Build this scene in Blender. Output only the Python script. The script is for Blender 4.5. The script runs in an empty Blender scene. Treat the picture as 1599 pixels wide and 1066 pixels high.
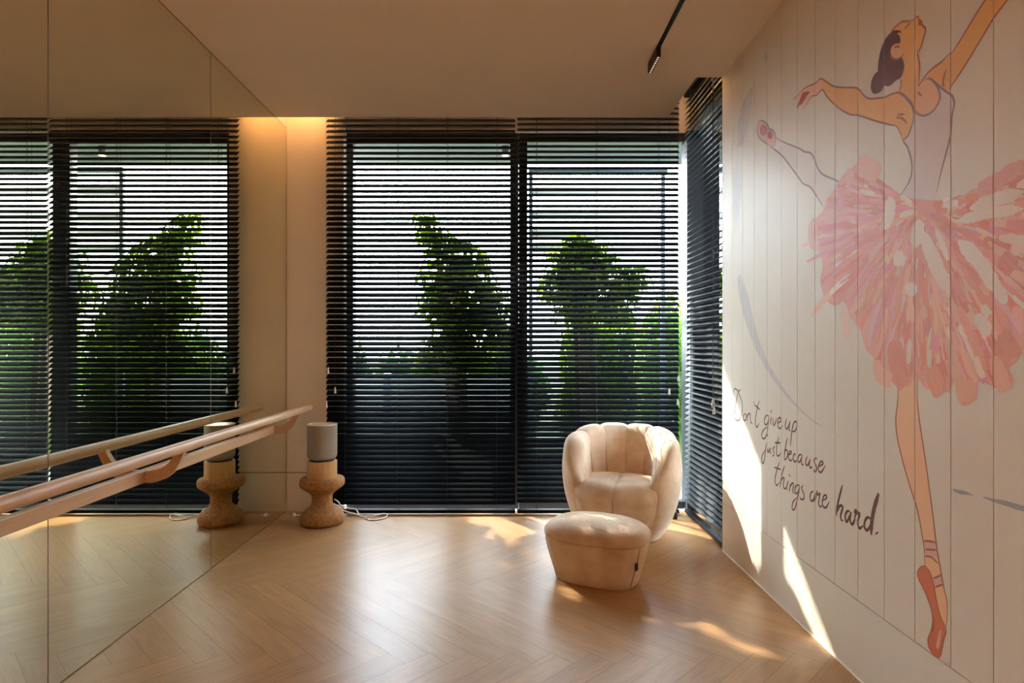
import bpy, bmesh, math, random
from mathutils import Vector, Matrix

# ------------------------------------------------------------------ camera, sky, sun, exposure
sc = bpy.context.scene
COL = sc.collection
FPX, VX, VY, EYE = 950.0, 789.0, 539.0, 1.25      # focal length (px), vanishing point, eye height

cam_d = bpy.data.cameras.new('camera')
cam = bpy.data.objects.new('camera', cam_d)
COL.objects.link(cam)
cam.location = (0, 0, EYE)
cam.rotation_euler = (math.radians(90), 0, 0)
cam_d.sensor_width = 36.0
cam_d.lens = FPX / 1599 * 36.0
cam_d.shift_x = (799.5 - VX) / 1599
cam_d.shift_y = (VY - 533.0) / 1599
cam_d.clip_start = 0.05
cam_d.clip_end = 200
sc.camera = cam

world = bpy.data.worlds.new('sky')
sc.world = world
world.use_nodes = True
wn = world.node_tree
wn.nodes.clear()
w_out = wn.nodes.new('ShaderNodeOutputWorld')
w_bg = wn.nodes.new('ShaderNodeBackground')
w_tc = wn.nodes.new('ShaderNodeTexCoord')
w_sep = wn.nodes.new('ShaderNodeSeparateXYZ')
w_rmp = wn.nodes.new('ShaderNodeValToRGB')
w_rmp.color_ramp.elements[0].position = 0.0
w_rmp.color_ramp.elements[0].color = (0.96, 0.98, 1.0, 1)
w_rmp.color_ramp.elements[1].position = 0.8
w_rmp.color_ramp.elements[1].color = (0.50, 0.62, 0.78, 1)
wn.links.new(w_tc.outputs['Generated'], w_sep.inputs[0])
wn.links.new(w_sep.outputs['Z'], w_rmp.inputs[0])
wn.links.new(w_rmp.outputs[0], w_bg.inputs['Color'])
wn.links.new(w_bg.outputs[0], w_out.inputs[0])
# bright haze around the sun, low in the left-hand sky
w_dot = wn.nodes.new('ShaderNodeVectorMath'); w_dot.operation = 'DOT_PRODUCT'
w_dot.inputs[1].default_value = Vector((-0.73, 1.0, 0.55)).normalized()
w_nrm = wn.nodes.new('ShaderNodeVectorMath'); w_nrm.operation = 'NORMALIZE'
w_max = wn.nodes.new('ShaderNodeMath'); w_max.operation = 'MAXIMUM'; w_max.inputs[1].default_value = 0.0
w_pow = wn.nodes.new('ShaderNodeMath'); w_pow.operation = 'POWER'; w_pow.inputs[1].default_value = 14.0
w_mad = wn.nodes.new('ShaderNodeMath'); w_mad.operation = 'MULTIPLY_ADD'
w_mad.inputs[1].default_value = 52.0      # haze
w_mad.inputs[2].default_value = 21.5      # open sky
wn.links.new(w_tc.outputs['Generated'], w_nrm.inputs[0])
wn.links.new(w_nrm.outputs[0], w_dot.inputs[0])
wn.links.new(w_dot.outputs['Value'], w_max.inputs[0])
wn.links.new(w_max.outputs[0], w_pow.inputs[0])
wn.links.new(w_pow.outputs[0], w_mad.inputs[0])
wn.links.new(w_mad.outputs[0], w_bg.inputs['Strength'])

SUN_DIR = Vector((0.73, -1.0, -0.90)).normalized()
sun_d = bpy.data.lights.new('sun', 'SUN')
sun_d.energy = 15.0
sun_d.angle = math.radians(0.55)
sun_d.color = (1.0, 0.93, 0.82)
sun = bpy.data.objects.new('sun', sun_d)
COL.objects.link(sun)
sun.location = (-6, 12, 9)
sun.rotation_euler = SUN_DIR.to_track_quat('-Z', 'Y').to_euler()

sc.view_settings.view_transform = 'Standard'
sc.view_settings.look = 'None'
sc.view_settings.gamma = 1.0
sc.view_settings.use_curve_mapping = False
sc.view_settings.exposure = 0.2
sc.cycles.max_bounces = 10
sc.cycles.diffuse_bounces = 6
sc.cycles.glossy_bounces = 5
sc.cycles.transparent_max_bounces = 16
sc.cycles.sample_clamp_indirect = 8.0
sc.cycles.caustics_reflective = True
sc.cycles.use_denoising = True

# ------------------------------------------------------------------ room measures (metres)
XL, XR = -1.646, 1.324          # mirror face, mural wall face
YB, YF = 4.576, -3.2            # window wall, wall behind the camera
ZC = 2.888                      # ceiling
YCOVE, XCOVE, YSIDE = 4.371, 1.168, 3.711
BBH = 0.290                     # baseboard height
YBL = 4.50                      # plane of the back blinds
YW = 4.65                       # inner face of window frames

# ------------------------------------------------------------------ helpers
def px(x, y, Y):
    """photo pixel at depth Y -> world point"""
    return Vector(((x - VX) / FPX * Y, Y, EYE - (y - VY) / FPX * Y))

def wallpt(x, y, off=0.0):
    """photo pixel on the mural wall -> (Y, Z)"""
    Y = XR * FPX / (x - VX)
    return (Y, EYE - (y - VY) / FPX * Y)

def new_mat(name, color=(0.8, 0.8, 0.8), rough=0.5, metal=0.0, **kw):
    m = bpy.data.materials.new(name)
    m.use_nodes = True
    b = m.node_tree.nodes['Principled BSDF']
    b.inputs['Base Color'].default_value = (*color, 1)
    b.inputs['Roughness'].default_value = rough
    b.inputs['Metallic'].default_value = metal
    for k, v in kw.items():
        b.inputs[k.replace('_', ' ')].default_value = v
    return m

def nd(m, t, **kw):
    n = m.node_tree.nodes.new(t)
    for k, v in kw.items():
        setattr(n, k, v)
    return n

def bsdf(m):
    return m.node_tree.nodes['Principled BSDF']

def add_noise(m, c1, c2, scale=5.0, stretch=(1, 1, 1), detail=4, coord='Object', bump=0.0, bump_scale=None, lo=0.35, hi=0.65):
    """two-tone procedural variation and optional bump"""
    L = m.node_tree.links
    tc = nd(m, 'ShaderNodeTexCoord')
    mp = nd(m, 'ShaderNodeMapping')
    mp.inputs['Scale'].default_value = stretch
    L.new(tc.outputs[coord], mp.inputs[0])
    n = nd(m, 'ShaderNodeTexNoise')
    n.inputs['Scale'].default_value = scale
    n.inputs['Detail'].default_value = detail
    L.new(mp.outputs[0], n.inputs['Vector'])
    r = nd(m, 'ShaderNodeValToRGB')
    r.color_ramp.elements[0].position = lo
    r.color_ramp.elements[1].position = hi
    r.color_ramp.elements[0].color = (*c1, 1)
    r.color_ramp.elements[1].color = (*c2, 1)
    L.new(n.outputs['Fac'], r.inputs[0])
    L.new(r.outputs[0], bsdf(m).inputs['Base Color'])
    if bump:
        n2 = nd(m, 'ShaderNodeTexNoise')
        n2.inputs['Scale'].default_value = bump_scale or scale * 4
        n2.inputs['Detail'].default_value = 3
        L.new(mp.outputs[0], n2.inputs['Vector'])
        bp = nd(m, 'ShaderNodeBump')
        bp.inputs['Strength'].default_value = bump
        bp.inputs['Distance'].default_value = 0.01
        L.new(n2.outputs['Fac'], bp.inputs['Height'])
        L.new(bp.outputs[0], bsdf(m).inputs['Normal'])
    return m

class MB:
    """collects geometry for ONE mesh object"""
    def __init__(self):
        self.v, self.f, self.uv, self.col, self.mi = [], [], {}, {}, {}

    def vert(self, p):
        self.v.append(tuple(p))
        return len(self.v) - 1

    def face(self, ids, uv=None, col=None, mi=0):
        k = len(self.f)
        self.f.append(tuple(ids))
        if uv is not None: self.uv[k] = uv
        if col is not None: self.col[k] = col
        if mi: self.mi[k] = mi
        return k

    def poly(self, pts, uv=None, col=None, mi=0):
        return self.face([self.vert(p) for p in pts], uv, col, mi)

    def box(self, x0, x1, y0, y1, z0, z1, mi=0):
        a = [self.vert(p) for p in ((x0,y0,z0),(x1,y0,z0),(x1,y1,z0),(x0,y1,z0),(x0,y0,z1),(x1,y0,z1),(x1,y1,z1),(x0,y1,z1))]
        for q in ((0,3,2,1),(4,5,6,7),(0,1,5,4),(1,2,6,5),(2,3,7,6),(3,0,4,7)):
            self.face([a[i] for i in q], mi=mi)
        return self

    def tube(self, pts, r, n=8, cap=True):
        """tube through pts; r number or list"""
        pts = [Vector(p) for p in pts]
        rs = r if isinstance(r, (list, tuple)) else [r] * len(pts)
        rings = []
        up = None
        for i, p in enumerate(pts):
            d = (pts[min(i + 1, len(pts) - 1)] - pts[max(i - 1, 0)])
            if d.length < 1e-9: d = Vector((0, 0, 1))
            d.normalize()
            if up is None:
                up = Vector((0, 0, 1)) if abs(d.z) < 0.9 else Vector((1, 0, 0))
            s = d.cross(up)
            if s.length < 1e-6:
                s = d.cross(Vector((0, 1, 0)))
            s.normalize()
            up = s.cross(d).normalized()
            rings.append([self.vert(p + (s * math.cos(2*math.pi*k/n) + up * math.sin(2*math.pi*k/n)) * rs[i]) for k in range(n)])
        for a, b in zip(rings, rings[1:]):
            for k in range(n):
                self.face((a[k], a[(k+1) % n], b[(k+1) % n], b[k]))
        if cap:
            self.face(rings[0][::-1])
            self.face(rings[-1])
        return self

    def lathe(self, prof, n=48, c=(0, 0, 0)):
        """prof: (r, z) list from bottom to top, closed at r~0"""
        rings = []
        for r, z in prof:
            if r < 1e-6:
                rings.append([self.vert((c[0], c[1], c[2] + z))])
            else:
                rings.append([self.vert((c[0] + r*math.cos(2*math.pi*k/n), c[1] + r*math.sin(2*math.pi*k/n), c[2] + z)) for k in range(n)])
        for a, b in zip(rings, rings[1:]):
            for k in range(n):
                k2 = (k + 1) % n
                if len(a) == 1 and len(b) == 1: continue
                if len(a) == 1: self.face((a[0], b[k2], b[k]))
                elif len(b) == 1: self.face((a[k], a[k2], b[0]))
                else: self.face((a[k], a[k2], b[k2], b[k]))
        return self

    def build(self, name, mat, parent=None, smooth=False, bevel=0.0, sub=0):
        me = bpy.data.meshes.new(name)
        me.from_pydata(self.v, [], self.f)
        mats = mat if isinstance(mat, (list, tuple)) else [mat]
        for m in mats: me.materials.append(m)
        if self.mi:
            for k, i in self.mi.items(): me.polygons[k].material_index = i
        if self.uv:
            ul = me.uv_layers.new(name='UVMap')
            for k, uv in self.uv.items():
                for li, c in zip(me.polygons[k].loop_indices, uv): ul.data[li].uv = c
        if self.col:
            ca = me.color_attributes.new('paint', 'FLOAT_COLOR', 'CORNER')
            for k, c in self.col.items():
                for li in me.polygons[k].loop_indices: ca.data[li].color = (*c, 1)
        if smooth:
            for p in me.polygons: p.use_smooth = True
        me.validate()
        me.update()
        o = bpy.data.objects.new(name, me)
        COL.objects.link(o)
        if parent is not None: o.parent = parent
        if bevel:
            b = o.modifiers.new('bevel', 'BEVEL')
            b.width = bevel
            b.segments = 2
            b.limit_method = 'ANGLE'
        if sub:
            s = o.modifiers.new('sub', 'SUBSURF')
            s.levels = sub
            s.render_levels = sub
        return o

def tag(o, label, cat, group=None, kind=None):
    o['label'] = label
    o['category'] = cat
    if group: o['group'] = group
    if kind: o['kind'] = kind
    return o

def thing(name, label, cat, loc=(0, 0, 0), rz=0.0, group=None):
    o = bpy.data.objects.new(name, None)
    COL.objects.link(o)
    o.location = loc
    o.rotation_euler = (0, 0, rz)
    o.empty_display_size = 0.1
    return tag(o, label, cat, group)

def struct(o, label, cat):
    return tag(o, label, cat, kind='structure')

def lerp_table(t, x):
    if x <= t[0][0]: return t[0][1]
    for (a, va), (b, vb) in zip(t, t[1:]):
        if x <= b:
            u = (x - a) / (b - a)
            u = u * u * (3 - 2 * u)
            return va + (vb - va) * u
    return t[-1][1]

def curve_table(t, x):
    """smooth interpolation without flat spots at the knots"""
    if x <= t[0][0]: return t[0][1]
    if x >= t[-1][0]: return t[-1][1]
    for i in range(len(t) - 1):
        (a, va), (b, vb) = t[i], t[i + 1]
        if x <= b:
            h = b - a
            m0 = (vb - t[i - 1][1]) / (b - t[i - 1][0]) if i > 0 else (vb - va) / h
            m1 = (t[i + 2][1] - va) / (t[i + 2][0] - a) if i + 2 < len(t) else (vb - va) / h
            u = (x - a) / h
            return (2*u**3 - 3*u*u + 1)*va + (u**3 - 2*u*u + u)*h*m0 + (-2*u**3 + 3*u*u)*vb + (u**3 - u*u)*h*m1

def spline(pts, n=6, closed=False):
    """Catmull-Rom through pts (tuples of any size)"""
    P = [tuple(p) for p in pts]
    N = len(P)
    if N < 3 and not closed: return P
    out = []
    rng = range(N) if closed else range(N - 1)
    for i in rng:
        p1, p2 = P[i], P[(i + 1) % N]
        p0 = P[(i - 1) % N] if closed or i > 0 else p1
        p3 = P[(i + 2) % N] if closed or i + 2 < N else p2
        for k in range(n):
            t = k / n
            out.append(tuple(0.5 * (2*b + (c - a)*t + (2*a - 5*b + 4*c - d)*t*t + (3*b - a - 3*c + d)*t**3) for a, b, c, d in zip(p0, p1, p2, p3)))
    if not closed: out.append(P[-1])
    return out

# ------------------------------------------------------------------ materials
M = {}
M['paint'] = add_noise(new_mat('cream_paint', rough=0.6), (0.82, 0.73, 0.61), (0.84, 0.75, 0.63), 6, bump=0.05, bump_scale=180)
M['ceiling'] = add_noise(new_mat('ceiling_paint', rough=0.8), (0.84, 0.74, 0.62), (0.86, 0.76, 0.64), 3)
M['panel'] = add_noise(new_mat('panel_paint', rough=0.5), (0.71, 0.63, 0.505), (0.725, 0.645, 0.52), 4, bump=0.03, bump_scale=150)
M['groove'] = new_mat('groove_brown', (0.40, 0.235, 0.115), 0.8)
M['bead'] = new_mat('skirting_bead', (0.85, 0.78, 0.66), 0.4)
M['mirror'] = new_mat('bronze_mirror', (0.80, 0.80, 0.66), 0.0, 1.0)
M['seam'] = new_mat('mirror_seam', (0.10, 0.06, 0.03), 0.6)
M['slat'] = add_noise(new_mat('blind_slat', rough=0.45), (0.0022, 0.0032, 0.005), (0.004, 0.0055, 0.008), 3, stretch=(0.6, 30, 30))
bsdf(M['slat']).inputs['Specular IOR Level'].default_value = 0.09
M['cord'] = new_mat('blind_cord', (0.015, 0.015, 0.017), 0.7)
M['tassel'] = new_mat('clear_tassel', (0.75, 0.74, 0.72), 0.25)
M['frame'] = new_mat('anthracite_frame', (0.022, 0.026, 0.033), 0.4)
M['frame2'] = new_mat('blue_grey_metal', (0.05, 0.075, 0.11), 0.45)
M['black'] = new_mat('black_metal', (0.008, 0.008, 0.009), 0.45)
M['black_plastic'] = new_mat('black_plastic', (0.01, 0.01, 0.011), 0.4)
M['white_plastic'] = new_mat('white_plastic', (0.80, 0.78, 0.75), 0.35)
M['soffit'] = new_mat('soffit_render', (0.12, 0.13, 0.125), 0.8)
M['terrace'] = add_noise(new_mat('terrace_tiles', rough=0.6), (0.24, 0.25, 0.26), (0.29, 0.30, 0.31), 4)
M['lawn'] = add_noise(new_mat('lawn', rough=0.9), (0.04, 0.06, 0.02), (0.07, 0.10, 0.03), 8)
M['pale_wall'] = add_noise(new_mat('pale_render', rough=0.8), (0.20, 0.225, 0.215), (0.24, 0.26, 0.25), 3)
M['white_wood'] = new_mat('white_board', (0.62, 0.65, 0.64), 0.6)
M['trunk'] = add_noise(new_mat('bark', rough=0.9), (0.06, 0.045, 0.03), (0.11, 0.09, 0.06), 20, stretch=(1, 1, 0.2))

def glass_mat():
    m = bpy.data.materials.new('window_glass')
    m.use_nodes = True
    t = m.node_tree
    t.nodes.clear()
    out = t.nodes.new('ShaderNodeOutputMaterial')
    mix = t.nodes.new('ShaderNodeMixShader')
    fr = t.nodes.new('ShaderNodeFresnel')
    fr.inputs['IOR'].default_value = 1.45
    tr = t.nodes.new('ShaderNodeBsdfTransparent')
    tr.inputs['Color'].default_value = (0.88, 0.93, 0.93, 1)
    gl = t.nodes.new('ShaderNodeBsdfGlossy')
    gl.inputs['Roughness'].default_value = 0.0
    t.links.new(fr.outputs[0], mix.inputs[0])
    t.links.new(tr.outputs[0], mix.inputs[1])
    t.links.new(gl.outputs[0], mix.inputs[2])
    t.links.new(mix.outputs[0], out.inputs[0])
    return m
M['glass'] = glass_mat()

def emit_mat(name, col, s):
    m = bpy.data.materials.new(name)
    m.use_nodes = True
    b = m.node_tree.nodes['Principled BSDF']
    b.inputs['Base Color'].default_value = (*col, 1)
    b.inputs['Emission Color'].default_value = (*col, 1)
    b.inputs['Emission Strength'].default_value = s
    return m
M['led'] = emit_mat('warm_led', (1.0, 0.58, 0.24), 36.0)
M['lamp_cell'] = emit_mat('lamp_cell', (1.0, 0.66, 0.36), 0.6)
M['lamp'] = emit_mat('warm_lamp', (1.0, 0.74, 0.45), 6.0)

def leaf_mat(name, c1, c2):
    m = bpy.data.materials.new(name)
    m.use_nodes = True
    t = m.node_tree
    t.nodes.clear()
    out = t.nodes.new('ShaderNodeOutputMaterial')
    mix = t.nodes.new('ShaderNodeMixShader')
    mix.inputs[0].default_value = 0.55
    d = t.nodes.new('ShaderNodeBsdfPrincipled')
    d.inputs['Roughness'].default_value = 0.45
    tr = t.nodes.new('ShaderNodeBsdfTranslucent')
    g = t.nodes.new('ShaderNodeNewGeometry')
    r = t.nodes.new('ShaderNodeValToRGB')
    r.color_ramp.elements[0].color = (*c1, 1)
    r.color_ramp.elements[1].color = (*c2, 1)
    hs = t.nodes.new('ShaderNodeHueSaturation')
    hs.inputs['Hue'].default_value = 0.475
    hs.inputs['Saturation'].default_value = 1.15
    hs.inputs['Value'].default_value = 3.4
    t.links.new(g.outputs['Random Per Island'], r.inputs[0])
    t.links.new(r.outputs[0], d.inputs['Base Color'])
    t.links.new(r.outputs[0], hs.inputs['Color'])
    t.links.new(hs.outputs[0], tr.inputs['Color'])
    t.links.new(d.outputs[0], mix.inputs[1])
    t.links.new(tr.outputs[0], mix.inputs[2])
    t.links.new(mix.outputs[0], out.inputs[0])
    return m
M['leaf'] = leaf_mat('bright_leaf', (0.020, 0.056, 0.006), (0.060, 0.115, 0.014))
M['leaf_dark'] = leaf_mat('dark_leaf', (0.012, 0.034, 0.012), (0.035, 0.075, 0.022))
M['leaf_pale'] = leaf_mat('pale_leaf', (0.05, 0.11, 0.025), (0.10, 0.18, 0.05))

def plush_mat():
    m = new_mat('cream_plush', (0.74, 0.56, 0.39), 0.9)
    add_noise(m, (0.60, 0.41, 0.265), (0.81, 0.645, 0.48), 8, detail=9, bump=0.3, bump_scale=320, lo=0.3, hi=0.66)
    b = bsdf(m)
    b.inputs['Sheen Weight'].default_value = 0.35
    b.inputs['Sheen Roughness'].default_value = 0.5
    b.inputs['Sheen Tint'].default_value = (1.0, 0.88, 0.74, 1)
    return m
M['plush'] = plush_mat()
M['seamline'] = new_mat('plush_seam', (0.36, 0.24, 0.14), 0.9)

def wood_mat(name, c1, c2, axis_stretch, rough=0.4, scale=9.0):
    m = new_mat(name, c1, rough)
    add_noise(m, c1, c2, scale, stretch=axis_stretch, detail=8, lo=0.3, hi=0.7)
    return m
M['barre'] = wood_mat('beech', (0.58, 0.355, 0.20), (0.66, 0.42, 0.25), (9, 0.5, 9), 0.33)
M['oak'] = wood_mat('oak_base', (0.50, 0.27, 0.095), (0.60, 0.35, 0.14), (14, 14, 1.0), 0.45, 5)
M['cork'] = add_noise(new_mat('cork', rough=0.9), (0.25, 0.108, 0.030), (0.40, 0.19, 0.062), 55, detail=8, bump=0.4, bump_scale=70, lo=0.32, hi=0.62)
M['fabric'] = add_noise(new_mat('greige_fabric', rough=0.85), (0.27, 0.225, 0.175), (0.33, 0.28, 0.22), 30, stretch=(1, 1, 9), bump=0.3, bump_scale=120)
M['brass'] = new_mat('pale_brass', (0.72, 0.58, 0.42), 0.35, 0.6)

def floor_mat():
    m = new_mat('herringbone_oak', rough=0.3, Specular_IOR_Level=0.19)
    t, L = m.node_tree, m.node_tree.links
    uv = nd(m, 'ShaderNodeUVMap', uv_map='UVMap')
    at = nd(m, 'ShaderNodeAttribute', attribute_name='paint')
    sep = nd(m, 'ShaderNodeSeparateColor')
    L.new(at.outputs['Color'], sep.inputs[0])
    # grain coordinates, shifted per plank
    comb = nd(m, 'ShaderNodeCombineXYZ')
    mul = nd(m, 'ShaderNodeMath', operation='MULTIPLY')
    mul.inputs[1].default_value = 37.0
    L.new(sep.outputs[0], mul.inputs[0])
    L.new(mul.outputs[0], comb.inputs[2])
    mp = nd(m, 'ShaderNodeMapping')
    mp.inputs['Scale'].default_value = (1.0, 11.0, 1.0)
    L.new(uv.outputs[0], mp.inputs[0])
    add = nd(m, 'ShaderNodeVectorMath', operation='ADD')
    L.new(mp.outputs[0], add.inputs[0])
    L.new(comb.outputs[0], add.inputs[1])
    n1 = nd(m, 'ShaderNodeTexNoise')
    n1.inputs['Scale'].default_value = 2.2
    n1.inputs['Detail'].default_value = 8
    n1.inputs['Roughness'].default_value = 0.6
    n1.inputs['Distortion'].default_value = 0.6
    L.new(add.outputs[0], n1.inputs['Vector'])
    wv = nd(m, 'ShaderNodeTexNoise')
    wv.inputs['Scale'].default_value = 9.0
    wv.inputs['Detail'].default_value = 4
    L.new(add.outputs[0], wv.inputs['Vector'])
    r = nd(m, 'ShaderNodeValToRGB')
    r.color_ramp.elements[0].position = 0.28
    r.color_ramp.elements[1].position = 0.72
    r.color_ramp.elements[0].color = (0.375, 0.20, 0.082, 1)
    r.color_ramp.elements[1].color = (0.45, 0.25, 0.108, 1)
    L.new(n1.outputs['Fac'], r.inputs[0])
    # plank to plank tone
    hs = nd(m, 'ShaderNodeHueSaturation')
    mr = nd(m, 'ShaderNodeMapRange')
    mr.inputs['To Min'].default_value = 0.93
    mr.inputs['To Max'].default_value = 1.05
    L.new(sep.outputs[1], mr.inputs['Value'])
    L.new(mr.outputs[0], hs.inputs['Value'])
    L.new(r.outputs[0], hs.inputs['Color'])
    # fine pores
    mx = nd(m, 'ShaderNodeMix', data_type='RGBA', blend_type='MULTIPLY')
    mx.inputs['Factor'].default_value = 0.25
    r2 = nd(m, 'ShaderNodeValToRGB')
    r2.color_ramp.elements[0].position = 0.35
    r2.color_ramp.elements[1].position = 0.6
    r2.color_ramp.elements[0].color = (0.55, 0.5, 0.45, 1)
    r2.color_ramp.elements[1].color = (1, 1, 1, 1)
    L.new(wv.outputs['Fac'], r2.inputs[0])
    L.new(hs.outputs[0], mx.inputs[6])
    L.new(r2.outputs[0], mx.inputs[7])
    L.new(mx.outputs[2], bsdf(m).inputs['Base Color'])
    rr = nd(m, 'ShaderNodeMapRange')
    rr.inputs['To Min'].default_value = 0.29
    rr.inputs['To Max'].default_value = 0.37
    L.new(n1.outputs['Fac'], rr.inputs['Value'])
    L.new(rr.outputs[0], bsdf(m).inputs['Roughness'])
    bp = nd(m, 'ShaderNodeBump')
    bp.inputs['Strength'].default_value = 0.06
    bp.inputs['Distance'].default_value = 0.004
    L.new(wv.outputs['Fac'], bp.inputs['Height'])
    L.new(bp.outputs[0], bsdf(m).inputs['Normal'])
    return m
M['floor'] = floor_mat()
M['joint'] = new_mat('plank_joint', (0.13, 0.065, 0.028), 0.6)

# ------------------------------------------------------------------ the room
def clip_poly(poly, axis, val, keep_less):
    """clip [(x,y,u,v)] against x or y = val"""
    out = []
    for i, p in enumerate(poly):
        q = poly[(i + 1) % len(poly)]
        a, b = (p[axis] - val), (q[axis] - val)
        if keep_less: a, b = -a, -b
        if a >= 0: out.append(p)
        if (a >= 0) != (b >= 0):
            t = a / (a - b)
            out.append(tuple(x + (y - x) * t for x, y in zip(p, q)))
    return out

def build_floor():
    rnd = random.Random(7)
    Lp, W = 1.10, 0.1167
    s = math.sqrt(0.5)
    mb = MB()
    x0, x1, y0, y1 = XL - 0.02, 1.52, YF, 4.60
    # origin: lowest tip of a right-down plank at (-0.227, 2.39)
    ox, oy = -0.227 - Lp * s, 2.39 + Lp * s
    g = 0.0007
    def ab(a, b): return (ox + (a + b) * s, oy + (a - b) * s)
    def plank(a0, a1, b0, b1, along_a):
        a0 += g; a1 -= g; b0 += g; b1 -= g
        cs = [(a0, b0), (a1, b0), (a1, b1), (a0, b1)]
        poly = []
        for a, b in cs:
            X, Y = ab(a, b)
            u, v = ((a - a0), (b - b0)) if along_a else ((b - b0), (a - a0))
            poly.append((X, Y, u, v))
        for ax, val, less in ((0, x0, False), (0, x1, True), (1, y0, False), (1, y1, True)):
            poly = clip_poly(poly, ax, val, less)
            if len(poly) < 3: return
        col = (rnd.random(), rnd.random(), rnd.random())
        pts = [(p[0], p[1], 0.0) for p in poly][::-1]
        mb.poly(pts, [(p[2], p[3]) for p in poly][::-1], col)
    for row in range(-4, 7):
        for k in range(-60, 60):
            da, db = k * W - row * Lp, k * W + row * Lp
            plank(da, da + W, db, db + Lp, False)
            plank(da + W - Lp, da + W, db + Lp, db + Lp + W, True)
    z = -0.0012
    mb.poly([(x0, y0, z), (x1, y0, z), (x1, y1, z), (x0, y1, z)], mi=1)
    mb.box(x0, x1, y0, y1, -0.12, z - 0.0005, mi=1)
    return struct(mb.build('floor', [M['floor'], M['joint']]), 'oak herringbone parquet floor', 'floor')
build_floor()

# ceiling with its cove slot along the two window walls
mb = MB()
mb.box(XL - 0.02, XCOVE, YF, YCOVE, ZC, ZC + 0.05)
mb.box(XCOVE, 1.60, YF, YSIDE + 0.01, ZC, ZC + 0.05)
mb.box(XL - 0.02, XCOVE, YCOVE - 0.02, YCOVE, ZC + 0.05, 3.14)
mb.box(XCOVE - 0.02, XCOVE, YSIDE, YCOVE - 0.02, ZC + 0.05, 3.14)
mb.box(XL - 0.02, 1.60, YCOVE - 0.3, 4.90, 3.14, 3.25)
mb.box(XCOVE - 0.3, 1.60, YF, YCOVE - 0.3, 3.14, 3.25)
struct(mb.build('ceiling', M['ceiling']), 'plain warm white ceiling with light cove above the blinds', 'ceiling')

# left wall behind the mirrors, wall behind the camera
struct(MB().box(XL - 0.16, XL - 0.008, YF, 4.80, -0.1, 3.2).build('wall_left', M['paint']), 'cream wall carrying the mirror panels', 'wall')
struct(MB().box(XL - 0.16, 1.60, YF - 0.15, YF, -0.1, 3.2).build('wall_front', M['paint']), 'cream wall behind the viewer', 'wall')
# window wall: pier on the left and the strip above the frames
mb = MB()
mb.box(XL - 0.008, -1.214, YB + 0.002, 4.85, BBH + 0.007, 3.2)
mb.box(XL - 0.008, -1.214, YB + 0.006, 4.85, -0.1, BBH + 0.007)
mb.box(-1.214, 1.60, 4.62, 4.85, 2.872, 3.2)
struct(mb.build('wall_back', M['paint']), 'cream wall pier between the mirror and the left blind', 'wall')
struct(MB().box(XL + 0.001, -1.222, YB - 0.002, YB + 0.005, 0.0, BBH).build('baseboard_back', M['paint']), 'tall flush cream skirting panel beside the cork stool', 'baseboard')
struct(MB().box(XL + 0.001, -1.222, YB - 0.001, YB + 0.005, BBH + 0.0002, BBH + 0.0068).build('trim_6', M['groove']), 'thin shadow joint above the back skirting panel', 'trim')
# mural wall
mb = MB()
mb.box(XR + 0.005, 1.60, YF, YSIDE, -0.1, 3.2)
struct(mb.build('wall_right', M['groove']), 'core of the panelled mural wall', 'wall')
GROOVES = [3.7115 - 0.1586 * k for k in range(0, 44)]
mb = MB()
for k in range(43):
    y1, y0 = GROOVES[k], GROOVES[k + 1]
    mb.box(XR, XR + 0.005, y0 + 0.0014, y1 - (0.0014 if k else 0.0), BBH + 0.004, ZC)
struct(mb.build('trim_1', M['panel']), 'pale vertical boards of the mural wall', 'wall panelling')
struct(MB().box(XR, XR + 0.005, YF, YSIDE, 0.004, BBH).build('baseboard_right', M['panel']), 'tall smooth pale skirting below the mural', 'baseboard')
struct(MB().box(XR - 0.006, XR + 0.004, YF, YSIDE - 0.002, 0.0, 0.005).build('trim_2', M['bead']), 'thin light bead where the mural wall meets the floor', 'trim')
struct(MB().box(XR + 0.006, 1.595, YSIDE, YSIDE + 0.006, 0.0, 3.13).build('trim_3', M['frame']), 'dark jamb at the end of the mural wall', 'trim')

# windows
def window(n, label, ring, glass, mats=M):
    w = struct(thing('window_%d' % n, label, 'window'), label, 'window')
    mb = MB()
    for b in ring: mb.box(*b)
    mb.build('frame', M['frame'], w, bevel=0.003)
    g = MB()
    g.poly(glass)
    g.build('pane', M['glass'], w)
    return w
Y0, Y1 = YW, YW + 0.085
window(1, 'dark framed window behind the left blind',
       [(-1.214, -1.163, Y0, Y1, 0, 2.872), (0.037, 0.102, Y0, Y1, 0, 2.872), (-1.163, 0.037, Y0, Y1, 2.806, 2.872), (-1.163, 0.037, Y0, Y1, 0, 0.056)],
       [(-1.18, Y0 + .04, .03), (0.05, Y0 + .04, .03), (0.05, Y0 + .04, 2.83), (-1.18, Y0 + .04, 2.83)])
window(2, 'dark framed window behind the right blind and armchair',
       [(0.104, 0.169, Y0, Y1, 0, 2.872), (0.169, 1.37, Y0, Y1, 2.806, 2.872), (0.169, 1.37, Y0, Y1, 0, 0.056)],
       [(0.15, Y0 + .04, .03), (1.38, Y0 + .04, .03), (1.38, Y0 + .04, 2.83), (0.15, Y0 + .04, 2.83)])
window(3, 'side window behind the blind at the mural wall end',
       [(1.46, 1.53, YSIDE + .007, YSIDE + .06, 0, 2.872), (1.46, 1.53, YSIDE + .06, 4.58, 2.806, 2.872), (1.46, 1.53, YSIDE + .06, 4.58, 0, 0.056)],
       [(1.495, YSIDE + .04, .03), (1.495, 4.60, .03), (1.495, 4.60, 2.83), (1.495, YSIDE + .04, 2.83)])
struct(MB().box(1.372, 1.505, 4.59, 4.735, 0, 2.872).build('trim_4', M['frame'], bevel=0.004), 'dark corner post between the two window sides', 'post')
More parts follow.
